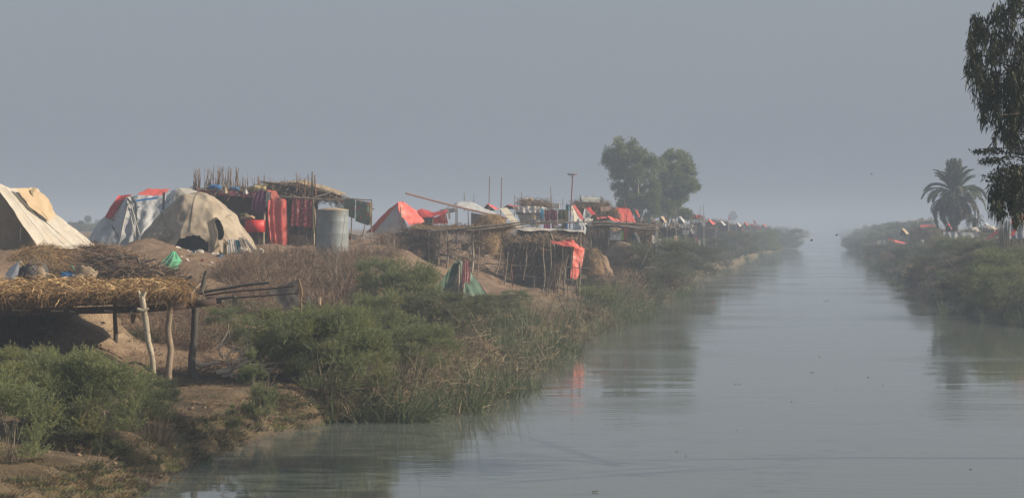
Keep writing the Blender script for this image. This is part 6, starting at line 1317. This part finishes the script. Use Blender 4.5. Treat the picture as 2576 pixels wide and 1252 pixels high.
bundle(P(2489, 582, 165), (1.0, .7, .45), K_rag, 'white_heap', 'heap of whitish cloths between the palm and the stake screen', 'bundle'); bundle(P(2450, 584, 215), (1.0, .7, .5), K_rag, 'white_heap', 'pale cloth heap at the foot of the date palm', 'bundle')
bundle(P(2320, 612, 215), (.3, .3, .35), K_rag, 'white_sack', 'small white sack on the right bank below the orange strip', 'sack')
post(hit(2307, 628), hit(2307, 628)+np.array([-.15, 0, 1.1]), .09, W_pale, None, 'pale_stump', label='short pale leaning stump on the right bank below the orange strip', cat='stump')

# ================================================================== GREY SHEET AND MAIZE STALKS IN THE BRUSH
cloth([C((672, 730, 72), (700, 720, 72), (748, 703, 72)), C((690, 748, 71.8), (720, 745, 71.8), (750, 742, 71.8)), C((715, 780, 71.6), (735, 775, 71.6), (750, 768, 71.6))], 'grey_sheet', clothm('dull_brown_sheet', (.15, .13, .11)), label='dull grey-brown sheet hanging behind the long roof poles', cat='sheet', nu=24, wr=.04)
t = thing('dry_maize_stalk', 'pale folded maize stalk standing at the end of the roof poles', 'stalk', hit(756, 800))
for (x0, y0, x1, y1) in ((750, 702, 752, 735), (752, 700, 759, 742), (759, 742, 757, 756)): post(P(x1, y1, 70), P(x0, y0, 70), .035, M_straw, t, 'leaf', bend=.03, r1=.015)
post(P(757, 800, 70), P(757, 752, 70), .03, M_thatch, t, 'stem')
cloth([C((775, 744, 71), (779, 744, 71)), C((776, 764, 71), (781, 765, 71))], 'white_rag', K_rag, label='small white rag in the brush right of the maize stalk', cat='rag', nu=5)
bundle(P(804, 768, 72), (.10, .08, .28), K_beige, 'pale_husk', 'pale husk bundle on top of the bright tamarisk bush', 'husk')

# ================================================================== BIRDS, DEBRIS
def bird(c, span, label, up=.5):
    t = thing('bird', label, 'bird', c); c = np.asarray(c)
    put(MB().tube(resample([c+[-span*.22, 0, -.01], c+[-span*.05, 0, 0], c+[span*.12, 0, .01], c+[span*.2, 0, .02]], 8), [.01*span, .10*span, .08*span, .012*span], 7), 'body', M_bird, t, smooth=True)
    for s_ in (-1, 1):
        g = np.array([[c+[-.06*span, 0, 0], c+[.08*span, 0, 0]], [c+[-.10*span, s_*span*.25, up*span*.3], c+[.07*span, s_*span*.25, up*span*.32]], [c+[-.12*span, s_*span*.5, up*span*.2], c+[-.04*span, s_*span*.5, up*span*.2]]])
        put(MB().grid(g), 'wing', M_bird, t)
bird(P(2042, 604.5, 120), .42, 'small dark bird flying low over the far water on the left side'); bird(P(2105, 591.5, 130), .40, 'small dark bird flying by the tip of the right bank'); bird(P(2193, 438, 120), .22, 'tiny bird high in the sky left of the palm', .9)
def water_at(dx, dy): Y = CAMZ*FD/(dy-HY); return P(dx, dy, Y)
for x, y, L, lb in ((2080, 756, .4, 'thin stick floating in midstream far out'), (1800, 781, .5, 'thin dark stick floating near the left reeds'), (1498, 1237, .13, 'small dark leaf clump floating at the bottom of the picture'), (2044, 937, .12, 'tiny floating twig near mid river'), (1185, 1063, .25, 'bent stick poking out of the water at the reed tip'), (1855, 966, .2, 'short floating stick in the middle of the water')):
    c = water_at(x, y) + [0, 0, .01]
    post(c-[L*.5, 0, 0], c+[L*.5, .05, .02], .011, W_darkp, None, 'driftwood', label=lb, cat='driftwood', bend=.05)
n = 30; Y = 40 + 90*rng.random(n)**1.4; w = -8 + 16*rng.random(n); b = np.stack([w+RIV*Y, Y, 0*Y+.008], 1); d = unit(n); d[:, 2] = 0
put(MB().blades(b, d, rng.uniform(.03, .07, n), rng.uniform(.015, .03, n), seg=1, taper=.3), 'floating_specks', M_thatch, kind='stuff')

# more small shelters deeper in the haze
for (x0, x1, yt, yb, Y, m_, lb) in ((1704, 1726, 545, 562, 250, K_grey, 'small grey ridge tent between the right acacia and the white fringed cloth'), (1776, 1800, 553, 566, 290, K_coral, 'small red ridge tent behind the left end of the long red fringe'), (1806, 1828, 556, 568, 310, K_grey, 'low grey tent behind the right end of the long red fringe'),
        (1850, 1866, 560, 570, 350, K_rag, 'pale little tent past the dull red cloth'), (1870, 1882, 558, 568, 370, K_corald, 'dim red little tent before the red flag-like cloth'), (1914, 1930, 563, 572, 440, K_corald, 'faintest red tent at the end of the camp'),
        (1655, 1680, 545, 560, 225, K_beige, 'beige ridge tent in the shade behind the acacia trunks'), (2470, 2500, 562, 582, 210, K_grey, 'small grey tent right of the date palm'), (2262, 2286, 575, 590, 300, K_beige, 'small beige tent left of the dark flat-roofed hut on the right bank'), (2378, 2400, 562, 580, 230, K_corald, 'small red tent half hidden by the palm skirt')):
    ridge('small_tent', lb, x0, x1, yt, yb, inland(x1, Y), m_)
# scraps of plastic and cloth trodden into the ground
n = 420; dx_ = rng.uniform(380, 1750, n); Yc = np.interp(dx_, [380, 900, 1750], [96, 122, 215])*rng.uniform(.86, 1.12, n)
X_ = (dx_-HX)*Yc/FD; sl_ = -(X_-RIV*Yc) - lshore(Yc); ok_ = sl_ > 3; X_, Yc = X_[ok_], Yc[ok_]; n = len(X_)
for nm, m_, f0, f1 in (('white_litter', K_rag, 0, .55), ('red_litter', K_corald, .55, .7), ('blue_litter', K_blue, .7, .82), ('dark_litter', K_dark, .82, 1)):
    a_, b_ = int(n*f0), int(n*f1); p_ = np.stack([X_[a_:b_], Yc[a_:b_], hgt(X_[a_:b_], Yc[a_:b_])+.05], 1); d = unit(len(p_)); d[:, 2] = np.abs(d[:, 2])*.4
    put(MB().blades(p_, d, rng.uniform(.08, .30, len(p_)), rng.uniform(.06, .2, len(p_)), seg=2, taper=.3, droop=.3), nm, m_, kind='stuff')
